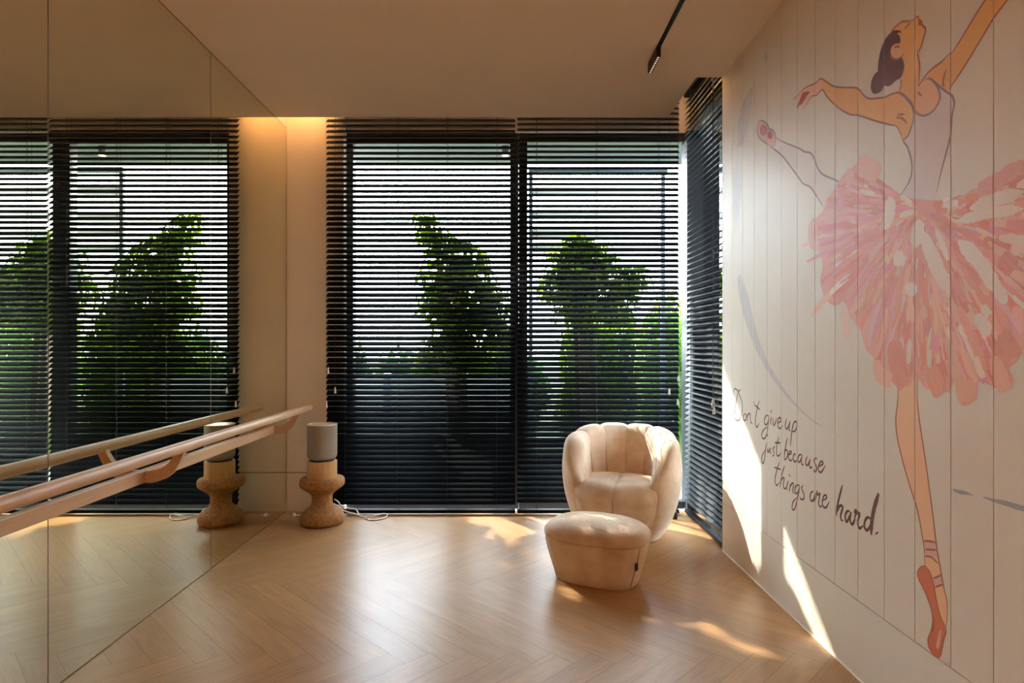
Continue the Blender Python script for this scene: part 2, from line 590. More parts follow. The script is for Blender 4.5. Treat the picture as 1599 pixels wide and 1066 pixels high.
struct(MB().box(1.46, 1.60, YSIDE + .007, 4.62, 2.873, 3.2).build('wall_side', M['paint']), 'strip of wall above the side window', 'wall')

# mirror panels (each is one sheet)
ms = [(3.4025, YB - 0.0045, 'tall tinted mirror panel nearest the window wall'), (2.1925, 3.3975, 'tall tinted mirror panel in the middle of the mirror wall'),
      (0.9855, 2.1875, 'tall tinted mirror panel cut by the left photo edge')]
for a, b, lab in ms:
    o = MB().box(XL - 0.006, XL, a, b, 0.004, ZC - 0.004).build('mirror_panel', M['mirror'])
    tag(o, lab, 'mirror', 'mirror panels on the left wall')
for a, b in ((-0.2195, 0.9805), (-1.4295, -0.2245)):
    struct(MB().box(XL - 0.006, XL, a, b, 0.004, ZC - 0.004).build('wall_mirror', M['mirror']), 'mirror beside and behind the viewer', 'mirror')
mb = MB()
for y in (-1.432, -0.222, 0.983, 2.190, 3.400): mb.box(XL - 0.0065, XL - 0.0002, y - 0.0022, y + 0.0022, 0.0, ZC)
mb.box(XL - 0.0065, XL - 0.0002, YF + .01, YB - .003, 0, 0.0035)
mb.box(XL - 0.0065, XL - 0.0002, YF + .01, YB - .003, ZC - 0.0035, ZC - 0.0002)
mb.box(XL - 0.0065, XL - 0.0002, YB - 0.004, YB - 0.0005, 0, ZC)
struct(mb.build('trim_5', M['seam']), 'dark joints between the mirror panels', 'trim')

# ------------------------------------------------------------------ cove lighting and ceiling track
o = MB().box(XL + 0.05, XCOVE - 0.03, YCOVE + 0.003, YCOVE + 0.016, 3.105, 3.12).build('light_strip', M['led'])
tag(o, 'warm light strip hidden in the ceiling cove over the back blinds', 'lamp')
o = MB().box(XCOVE + 0.003, XCOVE + 0.016, YSIDE + 0.03, YCOVE - 0.05, 3.105, 3.12).build('light_strip', M['led'])
tag(o, 'warm light strip hidden in the cove over the side blind', 'lamp')

o = MB().box(0.829, 0.851, YF + 0.5, 3.535, ZC - 0.006, ZC + 0.0).build('ceiling_track', M['black'])
tag(o, 'thin black lighting track running along the ceiling', 'track')
t = thing('track_light', 'small black linear spotlight at the end of the ceiling track', 'lamp', (0.84, 3.43, ZC - 0.006))
MB().box(-0.012, 0.012, -0.10, 0.105, -0.052, 0.0).build('housing', M['black'], t, bevel=0.001)
mb = MB()
for k in range(9):
    y = -0.088 + k * 0.0225
    mb.lathe([(0.0, -0.0005), (0.0065, -0.0005), (0.0065, 0.0), (0.0, 0.0)], 10, (0, y, -0.0525))
mb.build('lamp_cells', M['lamp_cell'], t)

# unseen ceiling lamps added behind the viewer as warm room fill
for k, (x, y) in enumerate(((-0.7, -0.6), (0.4, -0.6), (-0.7, -2.2), (0.4, -2.2))):
    d = thing('fill_downlight', 'added warm fill lamp in the ceiling behind the viewer', 'lamp', (x, y, ZC), 0, 'added fill lamps behind the viewer')
    MB().lathe([(0.045, -0.001), (0.06, -0.004), (0.06, 0.0), (0.045, 0.0), (0.045, -0.001)], 24).build('rim', M['white_plastic'], d)
    MB().lathe([(0.0, -0.002), (0.044, -0.002), (0.044, -0.0005), (0.0, -0.0005)], 24).build('diffuser', M['lamp'], d)
    l = bpy.data.lights.new('fill_beam', 'AREA')
    l.shape = 'DISK'
    l.size = 0.09
    l.energy = 16.0
    l.spread = math.radians(75)
    l.color = (1.0, 0.66, 0.36)
    lo = bpy.data.objects.new('fill_beam', l)
    COL.objects.link(lo)
    lo.parent = d
    lo.location = (0, 0, -0.006)

# ------------------------------------------------------------------ venetian blinds
def blind(label, axis, fixed, a0, a1, z0, z1, pitch, phase, tilt_deg, cords, pulls, rails=True):
    """axis 'x': slats run along X at depth Y=fixed; axis 'y': along Y at X=fixed (room on the -X side)."""
    rnd = random.Random(int(a0 * 100) + 11)
    ln = a1 - a0
    mid = (a0 + a1) / 2
    if axis == 'x': t = thing('venetian_blind', label, 'blind', (mid, fixed, 0), 0, 'black venetian blinds')
    else: t = thing('venetian_blind', label, 'blind', (fixed, mid, 0), math.radians(-90), 'black venetian blinds')
    # local frame: x along the slat, -y into the room
    mb = MB()
    h = ln / 2
    z = phase
    while z < z1:
        if z > z0:
            tilt = math.radians(tilt_deg + rnd.uniform(-1.2, 1.2))
            dz = rnd.uniform(-0.0012, 0.0012)
            e = rnd.uniform(-0.0012, 0.0012)
            cs = []
            for k in range(5):                      # slightly crowned section, inner edge low
                u = -0.025 + 0.0125 * k
                crown = 0.0022 * (1 - (u / 0.025) ** 2)
                y = u * math.cos(tilt) - crown * math.sin(tilt)
                zz = u * math.sin(tilt) + crown * math.cos(tilt)
                cs.append((y, zz))
            th = 0.0024
            n = (-math.sin(tilt) * th, math.cos(tilt) * th)
            top = [(y + n[0], zz + n[1]) for y, zz in cs]
            ring = cs + top[::-1]
            A = [mb.vert((-h + e, y, z + dz + zz)) for y, zz in ring]
            B = [mb.vert((h + e, y, z + dz + zz)) for y, zz in ring]
            m = len(ring)
            for k in range(m): mb.face((A[k], B[k], B[(k+1) % m], A[(k+1) % m]))
            mb.face(A); mb.face(B[::-1])
        z += pitch
    mb.build('slats', M['slat'], t)
    MB().box(-h, h, -0.022, 0.022, z0 - 0.042, z0 - 0.016).build('bottom_rail', M['slat'], t, bevel=0.003)
    MB().box(-h, h, -0.027, 0.027, z1, z1 + 0.05).build('head_rail', M['slat'], t, bevel=0.003)
    for c in cords:
        c = (c - mid) if axis == 'x' else -(c - mid)
        mb = MB()
        for y in (-0.0235, 0.0235):
            mb.box(c - 0.0009, c + 0.0009, y - 0.0009, y + 0.0009, z0 - 0.02, z1)
        mb.box(c + 0.006, c + 0.0075, -0.001, 0.001, z0 - 0.02, z1)
        mb.build('ladder_cord', M['cord'], t)
    for c, zz in pulls:
        c = (c - mid) if axis == 'x' else -(c - mid)
        p = MB().box(c - 0.0008, c + 0.0008, -0.0345, -0.0329, zz, z1).build('pull_cord', M['cord'], t)
        MB().lathe([(0, -0.045), (0.0075, -0.045), (0.0085, -0.04), (0.006, -0.012), (0.004, 0.0), (0, 0.0)], 12, (c, -0.0337, zz)).build('tassel', M['tassel'], p, smooth=False)
    return t

def bx(x): return (x - VX) / FPX * YBL
def bz(y): return EYE - (y - VY) / FPX * YBL
PITCH = 8.49 / FPX * YBL
ph = bz(260.8) + PITCH * 0.5
ph -= PITCH * math.floor((ph - 0.06) / PITCH)
blind('wide black venetian blind on the left, beside the cork stool', 'x', YBL, bx(510.5), bx(804.5), 0.055, 3.085, PITCH, ph, 41.5,
      [bx(540), bx(621), bx(698.5), bx(775.6)], [(bx(525.3), bz(604)), (bx(514.3), bz(573)), (bx(511.5), bz(625))])
blind('black venetian blind on the right, behind the armchair', 'x', YBL, bx(807.5), bx(1059.5), 0.055, 3.085, PITCH, ph + 0.012, 39,
      [bx(837.6), bx(931), bx(1028)], [(bx(1043), bz(606)), (bx(1057.3), bz(586)), (bx(1056.2), bz(622))])
blind('narrow black venetian blind on the side, next to the mural wall', 'y', 1.352, YSIDE + 0.012, 4.515, 0.055, 3.085, PITCH, ph + 0.02, 35,
      [3.80, 4.02, 4.36], [(3.86, 0.92), (3.87, 0.90), (3.845, 0.86)])

# ------------------------------------------------------------------ ballet barre
t = thing('ballet_barre', 'round pale wooden ballet barre fixed along the mirror wall', 'barre', (XL, 0, 0))
BX, BZ, BR = -1.462 - XL, 0.788, 0.0255
pts, rs = [], []
for y, r in ((-0.5, BR), (1.0, BR), (2.5, BR), (4.525, BR), (4.54, BR * 0.97), (4.552, BR * 0.8), (4.556, BR * 0.45)):
    pts.append((BX, y, BZ)); rs.append(r)
MB().tube(pts, rs, 28).build('bar', M['barre'], t, smooth=True)
MB().box(0.001, 0.020, -0.5, 4.31, 0.630, 0.684).build('wall_rail', M['barre'], t, bevel=0.0025)
def bracket(y):
    mb = MB()
    # centre line from the rail face out and up to the bar, tapering
    c = spline([(0.020, 0.657), (0.055, 0.658), (0.100, 0.672), (0.140, 0.704), (0.166, 0.745), (BX - 0.006, 0.772)], 6)
    wds = [0.027, 0.027, 0.025, 0.022, 0.019, 0.018]
    L, R = [], []
    for i, p in enumerate(c):
        a, b = c[max(i-1, 0)], c[min(i+1, len(c)-1)]
        dx, dz = b[0]-a[0], b[1]-a[1]
        n = math.hypot(dx, dz)
        f = i / (len(c)-1) * 5
        k = min(int(f), 4)
        w = wds[k] + (wds[k+1]-wds[k])*(f-k)
        L.append((p[0] - dz/n*w, p[1] + dx/n*w)); R.append((p[0] + dz/n*w, p[1] - dx/n*w))
    N = len(c)
    y0, y1 = y - 0.015, y + 0.015
    F = [[mb.vert((q[0], yy, q[1])) for q in S] for yy in (y0, y1) for S in (L, R)]
    for i in range(N-1):
        mb.face((F[0][i], F[1][i], F[1][i+1], F[0][i+1]))
        mb.face((F[2][i], F[2][i+1], F[3][i+1], F[3][i]))
        mb.face((F[0][i], F[0][i+1], F[2][i+1], F[2][i]))
        mb.face((F[1][i], F[3][i], F[3][i+1], F[1][i+1]))
    mb.face((F[0][0], F[2][0], F[3][0], F[1][0]))
    mb.face((F[0][-1], F[1][-1], F[3][-1], F[2][-1]))
    mb.build('bracket', M['barre'], t, bevel=0.002)
for y in (4.295, 2.76, 1.22, -0.3): bracket(y)

# ------------------------------------------------------------------ cork stool, speaker, cable
SX, SY = -1.290, 4.285
t = MB()
prof = [(0, 0), (0.128, 0), (0.142, 0.006), (0.151, 0.022), (0.153, 0.042), (0.149, 0.060), (0.137, 0.078), (0.112, 0.098), (0.086, 0.118), (0.073, 0.136), (0.070, 0.155), (0.070, 0.185), (0.073, 0.202),
        (0.090, 0.220), (0.118, 0.240), (0.144, 0.258), (0.153, 0.270), (0.155, 0.285), (0.153, 0.308), (0.146, 0.318), (0.134, 0.322), (0, 0.322)]
o = t.lathe(prof, 72).build('cork_stool', M['cork'], smooth=True)
o.location = (SX, SY, 0)
tag(o, 'waisted round cork stool standing beside the left blind', 'stool')

t = thing('speaker', 'cylindrical greige fabric speaker on oak base standing on the cork stool', 'speaker', (SX + 0.004, SY - 0.01, 0.322))
MB().lathe([(0, 0), (0.099, 0), (0.101, 0.003), (0.101, 0.117), (0.099, 0.120), (0, 0.120)], 64).build('wooden_base', M['oak'], t, smooth=False, bevel=0)
MB().lathe([(0, 0.1202), (0.082, 0.1202), (0.082, 0.129), (0, 0.129)], 48).build('neck', M['black_plastic'], t)
MB().lathe([(0, 0.129), (0.070, 0.129), (0.088, 0.135), (0.098, 0.147), (0.102, 0.163), (0.102, 0.372), (0, 0.372)], 64).build('fabric_cover', M['fabric'], t, smooth=True).data.set_sharp_from_angle(angle=math.radians(40))
MB().lathe([(0.0, 0.3722), (0.092, 0.3722), (0.096, 0.377), (0.102, 0.377), (0.1025, 0.3745), (0.102, 0.3722), (0.092, 0.3722)], 64).build('top_ring', M['brass'], t)
MB().lathe([(0.0, 0.3725), (0.091, 0.3725), (0.091, 0.375), (0.0, 0.3765)], 64).build('touch_panel', M['brass'], t)
t = t

def fp(x, y, z=0.0): # pixel on the floor
    Y = (EYE - z) * FPX / (y - VY)
    return ((x - VX) / FPX * Y, Y, z)
def hp(x, y, Y): # pixel at a chosen depth, for the stretches of cord held off the floor
    v = px(x, y, Y)
    return (v.x, v.y, max(0.0045, v.z))
c1 = [(SX + 0.078, SY + 0.03, 0.16), (SX + 0.098, SY + 0.065, 0.13), hp(532, 788.5, 4.41), hp(545, 793, 4.43), hp(555, 794.5, 4.44), hp(558.5, 799, 4.44), hp(562, 804.5, 4.43), hp(570, 806.5, 4.42), hp(585, 805, 4.42), hp(597, 802, 4.44), hp(604.5, 803, 4.43), hp(602, 807.5, 4.40), hp(590, 812.5, 4.35), hp(578, 813, 4.34), hp(571, 809, 4.38), hp(570, 806, 4.40), hp(580, 805.5, 4.38), hp(594, 803, 4.39)]
c2 = [(SX + 0.077, SY + 0.02, 0.13), (SX + 0.115, SY + 0.06, 0.09), hp(534, 795.5, 4.39), hp(544, 799.5, 4.40), hp(555, 802, 4.41), hp(566, 806, 4.40), hp(576, 809.5, 4.37)]
mb = MB()
mb.tube([Vector(p) for p in spline(c1, 8)], 0.0042, 8)
mb.tube([Vector(p) for p in spline(c2, 8)], 0.0042, 8)
tag(mb.build('power_cord', M['white_plastic'], smooth=True), 'white power cord looped on the floor right of the cork stool', 'cord')
mb = MB()
p0 = Vector(fp(459, 806, 0))
mb.lathe([(0, -0.012), (0.010, -0.012), (0.012, -0.008), (0.012, 0.008), (0.009, 0.013), (0, 0.013)], 16)
mb.tube([(0.011, 0, 0), (0.03, 0.006, -0.004), (0.05, 0.02, -0.0085)], 0.0035, 8)
mb.box(-0.026, -0.010, -0.006, -0.003, -0.003, 0.002)
o = mb.build('plug', M['white_plastic'], smooth=False)
o.location = (p0.x, p0.y, 0.0125)
tag(o, 'small white plug lying on the floor left of the cork stool', 'plug')
p0 = Vector(fp(1051, 808, 0))
mb = MB().box(-0.02, 0.022, -0.02, 0.02, 0.0, 0.052)
mb.box(-0.008, 0.012, -0.012, 0.012, 0.052, 0.085)
o = mb.build('black_box', M['black_plastic'], bevel=0.004)
o.location = (1.215, 4.39, 0.0)
tag(o, 'small black box on the floor behind the armchair in the corner', 'box')

# ------------------------------------------------------------------ armchair
def seam_bump(th, seams, p=4.0):
    """1 on a channel's crest, 0 at a seam; th, seams in degrees"""
    for a, b in zip(seams, seams[1:]):
        if a <= th <= b:
            u = (th - a) / (b - a)
            return 1 - abs(2 * u - 1) ** p
    return 1.0
R_T = [(0.0, 0.262), (0.03, 0.285), (0.12, 0.332), (0.26, 0.375), (0.40, 0.392), (0.52, 0.386), (0.62, 0.366), (0.72, 0.335)]
H_T = [(0, 0.685), (45, 0.683), (75, 0.663), (100, 0.632), (116, 0.585), (130, 0.490), (142, 0.385)]
SEAMS = [-142, -76, -38, 0, 38, 76, 142]
def armchair(loc, rz):
    t = thing('armchair', 'cream plush tub armchair with stitched vertical channels', 'armchair', loc, rz)
    # shell: back and arms in one wrap.  theta 0 = back (+y), 180 = front (-y)
    mb = MB()
    secs = []
    N = 142
    for i in range(569):
        th = -142 + i * 0.5
        b = seam_bump(th, SEAMS)
        a = abs(th)
        H = curve_table(H_T, a) - 0.016 * (1 - b)
        tk = curve_table([(0, 0.150), (60, 0.150), (100, 0.150), (122, 0.135), (134, 0.095), (142, 0.030)], a)
        shrink = lerp_table([(0, 0), (134, 0), (142, 0.018)], a)
        d = 0.022 * (1 - b)
        g = 0.006 * math.exp(-(min(abs(th - q) for q in SEAMS) / 1.1) ** 2)
        d += g
        c, s = math.cos(math.radians(th)), math.sin(math.radians(th))
        row = []
        zt = H - tk * 0.55
        for k in range(14):
            z = zt * k / 13
            row.append((curve_table(R_T, z) - d - shrink, z))
        ro = curve_table(R_T, zt) - d - shrink
        rc = ro - tk / 2 + d * 0.5
        rad = tk / 2 - d * 0.3
        for k in range(1, 12):
            ang = math.pi * k / 12
            row.append((rc + rad * math.cos(ang), zt + tk * 0.55 * math.sin(ang) ** 0.9))
        ri = rc - rad
        for k in range(1, 9):
            u = k / 8
            z = zt + (0.26 - zt) * u
            row.append((ri + (0.012 * (1 - b) + g) * math.sin(math.pi * min(1, u * 1.2) / 1.2) - 0.040 * u, z))
        secs.append([mb.vert((r * s, r * c, z)) for r, z in row])
    n = len(secs[0])
    for A, B in zip(secs, secs[1:]):
        for k in range(n - 1): mb.face((A[k], A[k+1], B[k+1], B[k]))
    mb.face(secs[0]); mb.face(secs[-1][::-1])
    mb.build('backrest', M['plush'], t, smooth=True)
    # seat: cushion top that rolls down into the front panel
    mb = MB()
    rings = []
    NA = 144
    def seat_row(f, part):
        row = []
        for i in range(NA):
            th = i * 360 / NA
            a = th if th <= 180 else 360 - th
            w = lerp_table([(0, 0), (122, 0), (140, 1), (180, 1)], a)
            fb = seam_bump(a, [140, 180], 4.0) if a >= 140 else 1.0
            c, s = math.cos(math.radians(th)), math.sin(math.radians(th))
            rfront = curve_table(R_T, 0.34) + 0.004 - 0.012 * (1 - fb) * w
            rmax = 0.262 * (1 - w) + rfront * w
            if part == 'top':
                r = rmax * f
                edge = max(0.0, (r - (rmax - 0.085)) / 0.085)
                z = 0.372 + 0.022 * (1 - f * f) - 0.055 * max(0.0, f * c)  - 0.085 * (1 - math.sqrt(max(0, 1 - edge ** 2))) * 0.9
                x, y = r * s, r * c
                z -= (0.013 * math.exp(-(abs(x) / 0.022)) + 0.004 * math.exp(-(x / 0.004) ** 2)) * min(1, f * 8)   # centre seam
            else:
                z0 = 0.372 - 0.0765 - 0.055 * max(0.0, c)
                z = z0 * (1 - f)
                rr = curve_table(R_T, z) + 0.004 - 0.014 * (1 - fb)
                r = 0.262 * (1 - w) + (rr + (rmax - curve_table(R_T, z0) - 0.004 + 0.014 * (1 - fb)) * (1 - f)) * w
                x, y = r * s, r * c
            row.append(mb.vert((x, y, z)))
        return row
    for k in range(1, 25): rings.append(seat_row((k / 24) ** 0.75, 'top'))
    for k in range(1, 13): rings.append(seat_row(k / 12, 'side'))
    for A, B in zip(rings, rings[1:]):
        for k in range(NA): mb.face((A[k], B[k], B[(k+1) % NA], A[(k+1) % NA]))
    mb.face(rings[0])
    mb.face(rings[-1][::-1])
    mb.build('seat', M['plush'], t, smooth=True)
    # stitched seams on the front panel
    for th in (180,):
        pts = []
        z0 = 0.372 - 0.0765
        for k in range(14):
            z = 0.015 + (z0 - 0.012) * k / 13
            r = curve_table(R_T, z) - 0.010 + (curve_table(R_T, 0.34) - curve_table(R_T, z0) + 0.006) * (z / z0)
            pts.append((0, -r - 0.0004, z))
        MB().tube(pts, 0.0022, 6).build('seam', M['seamline'], t, smooth=True)
    # thin dark plinth
    MB().lathe([(0, -0.014), (0.235, -0.014), (0.24, -0.011), (0.24, 0.002), (0, 0.002)], 48).build('plinth', M['black_plastic'], t)
    return t
armchair((0.772, 4.045, 0.014), math.radians(-19))

# ------------------------------------------------------------------ ottoman
def ottoman(loc, rz):
    t = thing('ottoman', 'cream plush pouffe with domed top standing in front of the armchair', 'ottoman', loc, rz)
    NA = 160
    def foot(th, sx, sy):
        c, s = math.cos(th), math.sin(th)
        n = 2.35 if s > 0 else 2.9
        r = (abs(c) ** n + abs(s) ** n) ** (-1 / n)
        return (c * r * sx, s * r * sy)
    def ring(mb, sx, sy, z): return [mb.vert((*foot(2 * math.pi * k / NA, sx, sy), z)) for k in range(NA)]
    def skin(mb, rs):
        for A, B in zip(rs, rs[1:]):
            for k in range(NA): mb.face((A[k], A[(k+1) % NA], B[(k+1) % NA], B[k]))
        mb.face(rs[0][::-1]); mb.face(rs[-1])
    AX, AY = 0.283, 0.205
    mb = MB()
    rs = []
    for z, k in ((0.0, 0.745), (0.006, 0.765), (0.02, 0.785), (0.06, 0.825), (0.12, 0.890), (0.18, 0.950), (0.215, 0.978), (0.226, 0.975), (0.228, 0.955)):
        rs.append(ring(mb, AX * k, AY * (k if k < 1 else 1), z))
    skin(mb, rs)
    mb.build('body', M['plush'], t, smooth=True)
    mb = MB()
    rs = []
    for z, k in ((0.2282, 0.955), (0.231, 0.980), (0.240, 0.997), (0.252, 1.0), (0.266, 0.985), (0.281, 0.945), (0.296, 0.865), (0.308, 0.750), (0.317, 0.58), (0.323, 0.38), (0.326, 0.18), (0.327, 0.05)):
        rs.append(ring(mb, AX * k, AY * k, z))
    skin(mb, rs)
    mb.build('top_cushion', M['plush'], t, smooth=True)
    # stitched seams down the body
    for deg in (-146, -34):
        th = math.radians(deg)
        pts = []
        for z, k in ((0.01, 0.778), (0.06, 0.828), (0.12, 0.893), (0.18, 0.953), (0.222, 0.98)):
            x, y = foot(th, AX * k, AY * k)
            pts.append((x, y, z))
        MB().tube(spline(pts, 4), 0.0022, 6).build('seam', M['seamline'], t, smooth=True)
    # black fabric tag on the right-hand seam
    th = math.radians(-34)
    x, y = foot(th, AX * 0.90, AY * 0.90)
    nx, ny = math.cos(th + 0.05), math.sin(th + 0.05)
    mb = MB()
    T = Vector((-ny, nx, 0)); Nn = Vector((nx, ny, 0))
    base = Vector((x, y, 0))
    a = [base + T * u + Nn * v + Vector((0.004 * (1 if z > 0.12 else -1) * 0, 0, z)) for z in (0.108, 0.150) for u, v in ((-0.010, 0.0005), (0.008, 0.0005), (0.008, 0.006), (-0.010, 0.006))]
    ids = [mb.vert(p) for p in a]
    for q in ((0,1,2,3),(4,7,6,5),(0,4,5,1),(1,5,6,2),(2,6,7,3),(3,7,4,0)): mb.face([ids[i] for i in q])
    tg = mb.build('fabric_tag', M['black_plastic'], t)
    tg['label'] = 'small black fabric tag'
    return t
ottoman((0.498, 3.285, 0.0), math.radians(-24))

# ------------------------------------------------------------------ mural on the boards
def paint_mat(name, c1, c2, scale=6, stretch=(1, 1, 1), lo=0.3, hi=0.7):
    m = new_mat(name, c1, 0.55)
    add_noise(m, c1, c2, scale, stretch=stretch, detail=6, lo=lo, hi=hi)
    return m
P = {}
P['skin'] = paint_mat('skin_paint', (0.84, 0.40, 0.11), (0.82, 0.47, 0.15), 5, (1, 2, 2))
P['skin_pink'] = paint_mat('skin_pink_paint', (0.82, 0.43, 0.24), (0.84, 0.50, 0.30), 6)
P['leg'] = paint_mat('leg_paint', (0.84, 0.45, 0.24), (0.83, 0.51, 0.28), 4)
P['leg_pale'] = paint_mat('pale_leg_paint', (0.72, 0.63, 0.58), (0.76, 0.70, 0.67), 6)
P['hair'] = paint_mat('hair_paint', (0.10, 0.020, 0.012), (0.17, 0.035, 0.022), 5, (1, 1, 2))
P['bodice'] = paint_mat('bodice_paint', (0.72, 0.58, 0.52), (0.66, 0.58, 0.58), 3, (1, 2, 0.7))
P['line'] = paint_mat('outline_paint', (0.36, 0.12, 0.055), (0.44, 0.17, 0.08), 12)
P['line_grey'] = paint_mat('grey_outline_paint', (0.28, 0.17, 0.16), (0.34, 0.22, 0.20), 12)
P['red'] = paint_mat('red_paint', (0.40, 0.06, 0.03), (0.50, 0.10, 0.05), 10)
P['shoe'] = paint_mat('shoe_paint', (0.62, 0.14, 0.055), (0.68, 0.22, 0.11), 7, (1, 1, 0.6))
P['shoe_pink'] = paint_mat('pink_shoe_paint', (0.68, 0.33, 0.28), (0.74, 0.42, 0.36), 8)
P['tutu'] = paint_mat('tutu_paint', (0.78, 0.33, 0.26), (0.81, 0.46, 0.38), 4, (1, 1.6, 1))
P['letters'] = paint_mat('lettering_paint', (0.11, 0.022, 0.010), (0.15, 0.035, 0.016), 12)
P['grey'] = paint_mat('grey_wash', (0.50, 0.44, 0.42), (0.66, 0.60, 0.55), 4, (1, 30, 1.2))
P['grey_dark'] = paint_mat('grey_stroke_paint', (0.33, 0.31, 0.31), (0.42, 0.38, 0.36), 8)
P['grey_pale'] = paint_mat('pale_blue_wash', (0.69, 0.665, 0.65), (0.71, 0.66, 0.60), 4, (1, 30, 1.2))
def stroke_mat():
    m = new_mat('brush_paint', rough=0.55)
    L = m.node_tree.links
    at = nd(m, 'ShaderNodeAttribute', attribute_name='paint')
    uv = nd(m, 'ShaderNodeUVMap', uv_map='UVMap')
    mp = nd(m, 'ShaderNodeMapping')
    mp.inputs['Scale'].default_value = (1.2, 14, 1)
    L.new(uv.outputs[0], mp.inputs[0])
    n = nd(m, 'ShaderNodeTexNoise')
    n.inputs['Scale'].default_value = 1.6
    n.inputs['Detail'].default_value = 5
    L.new(mp.outputs[0], n.inputs['Vector'])
    mr = nd(m, 'ShaderNodeMapRange')
    mr.inputs['From Min'].default_value = 0.35
    mr.inputs['From Max'].default_value = 0.72
    mr.inputs['To Max'].default_value = 0.38
    L.new(n.outputs['Fac'], mr.inputs['Value'])
    mx = nd(m, 'ShaderNodeMix', data_type='RGBA')
    mx.inputs[7].default_value = (0.80, 0.62, 0.52, 1)
    L.new(mr.outputs[0], mx.inputs['Factor'])
    L.new(at.outputs['Color'], mx.inputs[6])
    L.new(mx.outputs[2], bsdf(m).inputs['Base Color'])
    return m
P['brush'] = stroke_mat()

def zz(x0, y0, s, pts): return [(x0 + a / s, y0 + b / s) for a, b in pts]
def A(p): return zz(1340, 0, 5.922, p)
def B(p): return zz(1220, 100, 5.922, p)
def Cz(p): return zz(1160, 170, 5.922, p)
def D(p): return zz(1380, 90, 4.443, p)
def E(p): return zz(1250, 240, 4.635, p)
def F7(p): return zz(1110, 0, 2.012, p)
def LG(p): return zz(1380, 580, 4.842, p)
def FT(p): return zz(1400, 820, 4.842, p)
def T1(p): return zz(1130, 590, 7.106, p)
def T2(p): return zz(1180, 680, 8.886, p)
def T3(p): return zz(1250, 720, 8.2, p)

def cut_grooves(o):
    """paint is interrupted where the boards have their joints"""
    me = o.data
    bm = bmesh.new()
    bm.from_mesh(me)
    bmesh.ops.triangulate(bm, faces=[f for f in bm.faces if len(f.verts) > 4], ngon_method='EAR_CLIP')
    ys = [v.co.y for v in bm.verts]
    lo, hi = min(ys), max(ys)
    for g in GROOVES[1:]:
        if g < lo - 0.003 or g > hi + 0.003: continue
        for yy in (g - 0.0014, g + 0.0014):
            bmesh.ops.bisect_plane(bm, geom=bm.verts[:] + bm.edges[:] + bm.faces[:], plane_co=(0, yy, 0), plane_no=(0, 1, 0), dist=1e-7)
        dead = [f for f in bm.faces if abs(f.calc_center_median().y - g) < 0.00135]
        bmesh.ops.delete(bm, geom=dead, context='FACES')
    bm.to_mesh(me)
    bm.free()

LAYER = [0.00015]
def nxt(step=0.00001):
    LAYER[0] += step
    return XR - LAYER[0]

def ribbon(mb, pts, w, X, col=None, taper=(0.35, 0.35), n=5, rough=0.0, rnd=None):
    """flat painted stroke through wall pixels; w in metres"""
    q = [wallpt(*p) for p in pts]
    q = spline(q, n) if len(q) > 2 else [tuple(a + (b - a) * k / 4 for a, b in zip(q[0], q[1])) for k in range(5)]
    N = len(q)
    Ls, Rs = [], []
    tot = 0
    acc = [0]
    for a, b in zip(q, q[1:]):
        tot += math.hypot(b[0]-a[0], b[1]-a[1]); acc.append(tot)
    for i in range(N):
        a, b = q[max(i-1, 0)], q[min(i+1, N-1)]
        dy, dz = b[0]-a[0], b[1]-a[1]
        l = math.hypot(dy, dz) or 1e-9
        u = acc[i] / (tot or 1)
        k = min(1.0, taper[0] + (1 - taper[0]) * min(1, u / 0.18), taper[1] + (1 - taper[1]) * min(1, (1 - u) / 0.18))
        ww = w(u) if callable(w) else w * k
        e1 = ww / 2 * (1 + (rnd.uniform(-rough, rough) if rnd else 0))
        e2 = ww / 2 * (1 + (rnd.uniform(-rough, rough) if rnd else 0))
        Ls.append(mb.vert((X, q[i][0] - dz / l * e1, q[i][1] + dy / l * e1)))
        Rs.append(mb.vert((X, q[i][0] + dz / l * e2, q[i][1] - dy / l * e2)))
    for i in range(N - 1):
        u0, u1 = acc[i], acc[i+1]
        ww = 0.06
        v0 = (hash((round(q[0][0], 4), round(q[0][1], 4))) % 97) * 0.37
        mb.face((Ls[i], Rs[i], Rs[i+1], Ls[i+1]), [(u0 * 4 + v0, v0), (u0 * 4 + v0, v0 + 1), (u1 * 4 + v0, v0 + 1), (u1 * 4 + v0, v0)], col)

def area(name, pts, mat, parent, smooth=4):
    X = nxt()
    q = [wallpt(*p) for p in pts]
    if smooth: q = spline(q, smooth, closed=True)
    mb = MB()
    mb.poly([(X, y, z) for y, z in q])
    o = mb.build(name, mat, parent)
    cut_grooves(o)
    return o

def lines(name, strokes, w, mat, parent, taper=(0.35, 0.35)):
    mb = MB()
    for s in strokes:
        if isinstance(s, tuple): s, ww = s
        else: ww = w
        ribbon(mb, s, ww, nxt(0.000002), taper=taper)
    mb.uv.clear()
    o = mb.build(name, mat, parent)
    cut_grooves(o)
    return o

def ell(cx, cy, rx, ry, n=14): return [(cx + rx * math.cos(2*math.pi*k/n), cy + ry * math.sin(2*math.pi*k/n)) for k in range(n)]

mural = thing('wall_mural', 'painted ballerina in a pink tutu on the pale boarded wall', 'mural', (0, 0, 0))

